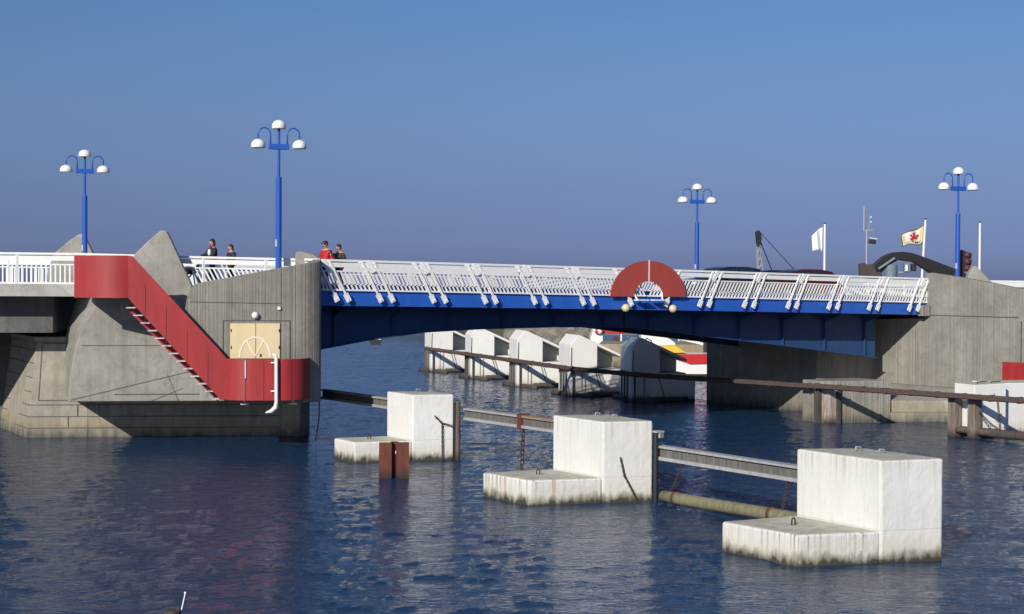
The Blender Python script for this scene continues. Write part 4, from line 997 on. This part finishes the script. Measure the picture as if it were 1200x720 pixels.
# flagpoles
def flagpole(label, x, d, ztop, lean=0):
    t = thing('flagpole', label, 'flagpole', far(x, d, 2.0), 'white flagpoles on the quay')
    MB().tube([far(x-lean, d, 2.0), far(x, d, ztop)], [.095, .075], 12).build('pole', M['white'], t)
    MB().lathe([(.09, 0), (.09, .06), (.04, .1)], far(x, d, ztop), 10).build('cap', M['black'], t)
flagpole('white flagpole carrying a drooping plain white flag', 22.35, 110, 10.35)
flagpole('leaning white flagpole carrying the flag with a red emblem', 29.55, 110, 10.7, .45)
flagpole('bare white flagpole right of the traffic light', 33.45, 110, 10.5)
# cloth flags: grid meshes with ripples and real thickness
def cloth(fn, nu=16, nv=10):
    mb = MB(); 
    for i in range(nu+1):
        for j in range(nv+1): mb.v.append(Vector(fn(i/nu, j/nv)))
    for i in range(nu):
        for j in range(nv): a = i*(nv+1)+j; mb.f.append((a, a+1, a+nv+2, a+nv+1))
    return mb
P0 = far(22.2, 110, 10.1)
def f1(s_, w): return P0 - RT*(s_*.78*(1-.12*w)) + FW*(.12*math.sin(s_*7+w)) - Vector((0,0,1))*(w*1.72 + .62*s_**1.5 - .62*s_*w)
o = cloth(f1).build('flag', M['white'], None, True, loc=P0); sm = o.modifiers.new('thick', 'SOLIDIFY'); sm.thickness = .02
tag(o, 'plain white flag hanging limp from its pole', 'flag')
P1 = far(29.42, 110, 10.35)
def f2(s_, w, off=0): return P1 - RT*(s_*1.62 - .14*w*s_ + .03*math.sin(6*w)*s_) + FW*(.2*math.sin(s_*6.5+1.2*w) + off) - Vector((0,0,1))*(w*(1.28-.42*s_+.06*math.sin(s_*7)) + .72*s_**.85 + .05*math.sin(s_*6.3))
t = thing('flag', 'cream flag with dark edges and a red emblem flying from the leaning pole', 'flag', P1)
def part_cloth(name, mat, s0, s1, w0, w1, off):
    o = cloth(lambda a, b_: f2(s0+(s1-s0)*a, w0+(w1-w0)*b_, off)).build(name, M[mat], t, True); sm = o.modifiers.new('thick', 'SOLIDIFY'); sm.thickness = .015; sm.offset = 0
    return o
part_cloth('cloth', 'flagcream', 0, 1, 0, 1, 0)
part_cloth('white_field', 'white', .12, .88, .14, .82, -.02)
for a in ((0, 1, 0, .05), (.965, 1, .05, .955), (0, 1, .955, 1)): part_cloth('hem', 'hem_dark', *a, -.022)
part_cloth('emblem', 'boat_red', .28, .60, .44, .62, -.04); part_cloth('emblem', 'boat_red', .36, .50, .18, .46, -.042); part_cloth('emblem', 'boat_red', .20, .32, .36, .52, -.041); part_cloth('emblem', 'boat_red', .50, .68, .54, .74, -.043); part_cloth('emblem', 'boat_red', .54, .66, .30, .42, -.041)
for s_ in (.26, .40, .54): part_cloth('emblem_mark', 'black', s_, s_+.05, .76, .85, -.04)
# antenna mast
t = thing('antenna_mast', 'thin grey mast with an upright aerial and a camera box, behind the raised arm', 'mast', far(25.3, 110, 2.0))
MB().tube([far(25.35, 110, 2), far(25.35, 110, 9.9)], [.085, .06], 10).build('pole', M['steel'], t)
MB().tube([far(25.15, 110, 9.85), far(25.15, 110, 11.6)], .055, 10).build('aerial', M['steel'], t)
mb = MB(); mb.bar(far(25.1, 110, 9.9), far(25.8, 110, 9.95), .06, .06); mb.tube([far(25.5, 110, 9.9), far(25.55, 110, 11.0)], .03, 6); mb.build('bracket', M['steel'], t)
for z in (10.5, 10.85): MB().ball(far(25.65, 110, z), .07, 8).build('sensor', M['white'], t, True)
MB().box(far(25.75, 110, 9.1), (.5, .3, .3), R(-30), R(8)).build('camera_box', M['black'], t, bevel=.04)
MB().box(far(25.8, 110, 9.33), (.55, .34, .05), R(-30), R(8)).build('camera_hood', M['white'], t)
# traffic light on the right approach
q = Vector((33.6, 1.0, 5.1)); t = thing('traffic_light', 'maroon hooded traffic light seen from its side behind the right pier wall', 'traffic light', q)
MB().tube([q, q+Vector((0,0,2.65))], .05, 10).build('pole', M['signal_maroon'], t)
MB().box(q+Vector((.06, .03, 2.1)), (.2, .3, 1.05), R(-30)).build('housing', M['black'], t, bevel=.03)
for z in (1.78, 2.1, 2.42):
    hd = MB(); c = q+Vector((.16, -.08, z)); d = Vector((.86, -.5, -.25)).normalized(); hd.tube([c-d*.05, c+d*.28], .15, 14, True); hd.build('hood', M['signal_maroon'], t, True)
# harbour crane jib far behind
t = thing('harbour_crane', 'slim grey crane jib with a stay wire, far behind the cars', 'crane', far(25.2, 150, 0))
mb = MB()
for (x0, x1) in ((24.2, 23.9), (25.2, 24.15)):
    for dd in (-.35, .35): mb.bar(far(x0, 150+dd, 1.0), far(x1, 150+dd*.4, 9.9), .12, .12)
for i in range(10):
    z0 = 2+i*.78; z1 = z0+.78; xa = lambda z: 24.2-.3*(z-1)/8.9; xb = lambda z: 25.2-1.05*(z-1)/8.9
    mb.bar(far(xa(z0), 149.7, z0), far(xb(z1), 149.7, z1), .06, .06); mb.bar(far(xb(z0), 150.2, z0), far(xa(z1), 150.2, z1), .06, .06)
mb.build('jib', M['steel'], t)
MB().extr([far(23.7, 149.7, 11.1), far(24.05, 149.7, 11.25), far(24.3, 149.7, 10.6), far(24.2, 149.7, 9.6), far(23.85, 149.7, 9.6)], FW*.6).build('jib_head', M['boom'], t, bevel=.05)
mb = MB(); mb.tube([far(24.1, 150, 11.1), far(29.5, 151, 5.5)], .035, 6); mb.tube([far(24.1, 150, 10.4), far(25.6, 150.2, 6.8), far(25.9, 150.3, 1.0)], .05, 6); mb.build('stay_wire', M['boom'], t)
MB().box(far(24.8, 150, .6), (3, 3, 1.2), R(-30)).build('pedestal', M['steel'], t, bevel=.1)
# jetty and boats seen under the bridge
t = MB().prism([far(6.2, 110, 0)[:2], far(16.5, 110, 0)[:2], far(17.5, 116, 0)[:2], far(6.8, 116, 0)[:2]], -1.5, 1.65).build('stone_jetty', M['tan'], loc=far(11, 113, 0), bevel=.05)
tag(t, 'low tan stone jetty below the boat with the red roof band, beyond the bridge', 'jetty')
t = thing('passenger_boat', 'white boat with red roof band and a row of cabin windows behind the jetty', 'boat', far(10, 121, 0))
def FP(pts, d): return [far(x, d, z) for x, z in pts]
mb = MB(); mb.loft(FP([(5.9, -.4), (5.3, 1.0), (17.2, 1.0), (16.6, -.4)], 119.6), FP([(6.6, -.4), (6.2, 1.0), (16.8, 1.0), (16.2, -.4)], 123.0)); mb.build('hull', M['white'], t, bevel=.1)
MB().loft(FP([(6.0, 1.0), (6.4, 2.5), (13.0, 2.5), (13.2, 1.0)], 120.0), FP([(6.0, 1.0), (6.4, 2.5), (13.0, 2.5), (13.2, 1.0)], 122.6)).build('cabin', M['white'], t, bevel=.1)
MB().extr(FP([(7.0, 2.08), (7.8, 2.65), (12.9, 2.65), (13.2, 2.08)], 119.9), FW*.08).build('roof_band', M['boat_red'], t)
MB().extr(FP([(6.6, 2.5), (6.9, 3.0), (9.4, 3.0), (12.0, 2.65), (12.0, 2.5)], 120.2), FW*2).build('wheelhouse_roof', M['white'], t, bevel=.08)
MB().box(far(8.2, 120.1, 2.78), (.6, .3, .2), R(-30)).build('roof_window', M['black'], t)
for i in range(4): MB().extr(FP([(7.1+i*1.5, 1.25), (7.1+i*1.5, 2.02), (8.45+i*1.5, 2.02), (8.45+i*1.5, 1.25)], 119.93), FW*.06).build('window', M['boat_glass'], t)
for i in range(2): MB().extr(FP([(7.9+i*1.6, 1.35), (7.9+i*1.6, 1.85), (8.35+i*1.6, 1.85), (8.35+i*1.6, 1.35)], 119.91), FW*.015).build('curtain', M['signal_maroon'], t)
ring_c = far(6.75, 119.7, 2.5)
for k in range(8):
    a0 = 2*math.pi*k/8; a1 = 2*math.pi*(k+1)/8
    MB().tube([ring_c + RT*.34*math.cos(a0+(a1-a0)*j/4) + Vector((0,0,.34*math.sin(a0+(a1-a0)*j/4))) for j in range(5)], .11, 8).build('lifebuoy_segment', M['boat_red' if k % 2 else 'white'], t, True)
t = thing('rescue_boat', 'white rescue boat with red sheer band and yellow deck cover, beside the right pier', 'boat', far(13.3, 99, 0))
A_ = FP([(8.6, 1.5), (9.4, -.3), (16.4, -.3), (17.0, 1.25), (16.9, 1.5)], 98.0); B_ = FP([(8.6, 1.5), (9.8, -.3), (16.2, -.3), (16.9, 1.25), (16.8, 1.5)], 101.0)
mb = MB(); mb.loft(A_, B_); mb.build('hull', M['white'], t, bevel=.1)
MB().extr(FP([(10.3, 1.25), (10.2, 1.5), (17.05, 1.62), (16.95, 1.05), (11.4, .9)], 97.9), FW*.14).build('red_band', M['boat_red'], t)
MB().extr(FP([(9.2, .26), (9.3, .12), (16.7, .12), (16.75, .26)], 97.93), FW*.1).build('rubbing_strake', M['black'], t)
MB().extr(FP([(9.2, 2.0), (9.7, 1.55), (11.2, 1.6), (10.5, 2.05)], 98.3), FW*1.6).build('deck_cover', M['yellow'], t, bevel=.05)
MB().extr(FP([(8.4, 2.9), (8.4, 1.6), (10.8, 1.62), (10.6, 2.2), (9.5, 2.95)], 99.6), FW*1.2).build('cabin', M['white'], t, bevel=.1)
MB().extr(FP([(8.4, 2.95), (12.6, 2.0), (12.6, 2.15), (8.6, 3.1)], 99.4), FW*1.0).build('awning', M['white'], t)
MB().tube([far(12.5, 99, 1.6), far(12.5, 99, 2.3)], .16, 10).build('winch', M['jacket_navy'], t)
mb = MB()
for i in range(7): x = 12.9+i*.6; mb.tube([far(x, 98.1, 1.6), far(x, 98.1, 2.35)], .035, 6)
for z in (2.0, 2.35): mb.tube([far(12.9, 98.1, z), far(16.6, 98.1, z)], .035, 6)
mb.build('guard_rail', M['white'], t)
t = thing('rowing_boat', 'tiny dark boat far out on the water under the left bridge half', 'boat', far(-13.3, 150, 0))
MB().loft(FP([(-14.0, .35), (-13.7, -.1), (-12.9, -.1), (-12.6, .35)], 149.6), FP([(-13.8, .35), (-13.6, -.1), (-13.0, -.1), (-12.8, .35)], 150.5)).build('hull', M['boom'], t)
MB().box(far(-13.3, 150, .37), (1.1, .6, .06), R(-30)).build('gunwale', M['white'], t)
# post on the stone bank
tag(MB().tube([far(9.3, 145, 0), far(9.3, 145, 1.9)], .16, 8).build('mooring_post', M['timber'], loc=far(9.3, 145, 0)), 'dark post at the foot of the stone bank beyond the bridge', 'post')

# ------------------------------------------------------------------ light, sky, camera
SUN = Vector((-1.80, -1.2, 1.0)).normalized()
sd = bpy.data.lights.new('sun', 'SUN'); sd.energy = 4.4; sd.angle = R(.5); sd.color = (1, .94, .85)
so = bpy.data.objects.new('sun', sd); col.objects.link(so); so.rotation_euler = SUN.to_track_quat('Z', 'Y').to_euler(); so.location = (0, -20, 60)
w = bpy.data.worlds.new('World'); scn.world = w; w.use_nodes = True; nt = w.node_tree
sky = nt.nodes.new('ShaderNodeTexSky'); sky.sky_type = 'NISHITA'; sky.sun_disc = False
sky.sun_elevation = math.asin(SUN.z); sky.sun_rotation = math.atan2(SUN.x, SUN.y)
sky.air_density = 1.0; sky.dust_density = .6; sky.ozone_density = 3.0; sky.altitude = 0
bg = nt.nodes['Background']; bg.inputs['Strength'].default_value = .085
tcw = N(nt, 'ShaderNodeTexCoord').outputs['Generated']; sx = N(nt, 'ShaderNodeSeparateXYZ'); nt.links.new(tcw, sx.inputs[0])
el = mul(nt, sx.outputs[2], .5, 'MULTIPLY'); el = mul(nt, el, .5, 'ADD')
air = ramp(nt, el, [(.5, (.315, .40, .95)), (.5119, (.318, .398, .93)), (.5168, (.322, .392, .86)), (.5265, (.357, .405, .785)), (.5363, (.394, .452, .773)), (.5526, (.464, .529, .795)), (.5721, (.49, .597, .839)), (.59, (.489, .647, .895)), (.75, (.50, .66, .95))])
nt.links.new(mix(nt, 1.0, sky.outputs[0], air, 'MULTIPLY'), bg.inputs['Color'])

cd = bpy.data.cameras.new('camera'); cam = bpy.data.objects.new('camera', cd); col.objects.link(cam); scn.camera = cam
cd.sensor_width = 36; cd.lens = 54.0; cd.clip_end = 9000; cd.clip_start = .5
pit = -math.atan(30/1800); rol = R(.35)
f0 = Vector((.5, .8660254, 0)); r0 = Vector((.8660254, -.5, 0)); u0 = Vector((0, 0, 1))
fwd = f0*math.cos(pit)+u0*math.sin(pit); u1 = r0.cross(fwd)
rt = r0*math.cos(rol)+u1*math.sin(rol); upv = u1*math.cos(rol)-r0*math.sin(rol)
cam.matrix_world = Matrix(((rt.x, upv.x, -fwd.x, CAM.x), (rt.y, upv.y, -fwd.y, CAM.y), (rt.z, upv.z, -fwd.z, CAM.z), (0, 0, 0, 1)))
scn.render.resolution_x = 1024; scn.render.resolution_y = 614
scn.view_settings.view_transform = 'Standard'; scn.view_settings.look = 'None'; scn.view_settings.exposure = 0; scn.view_settings.gamma = 1
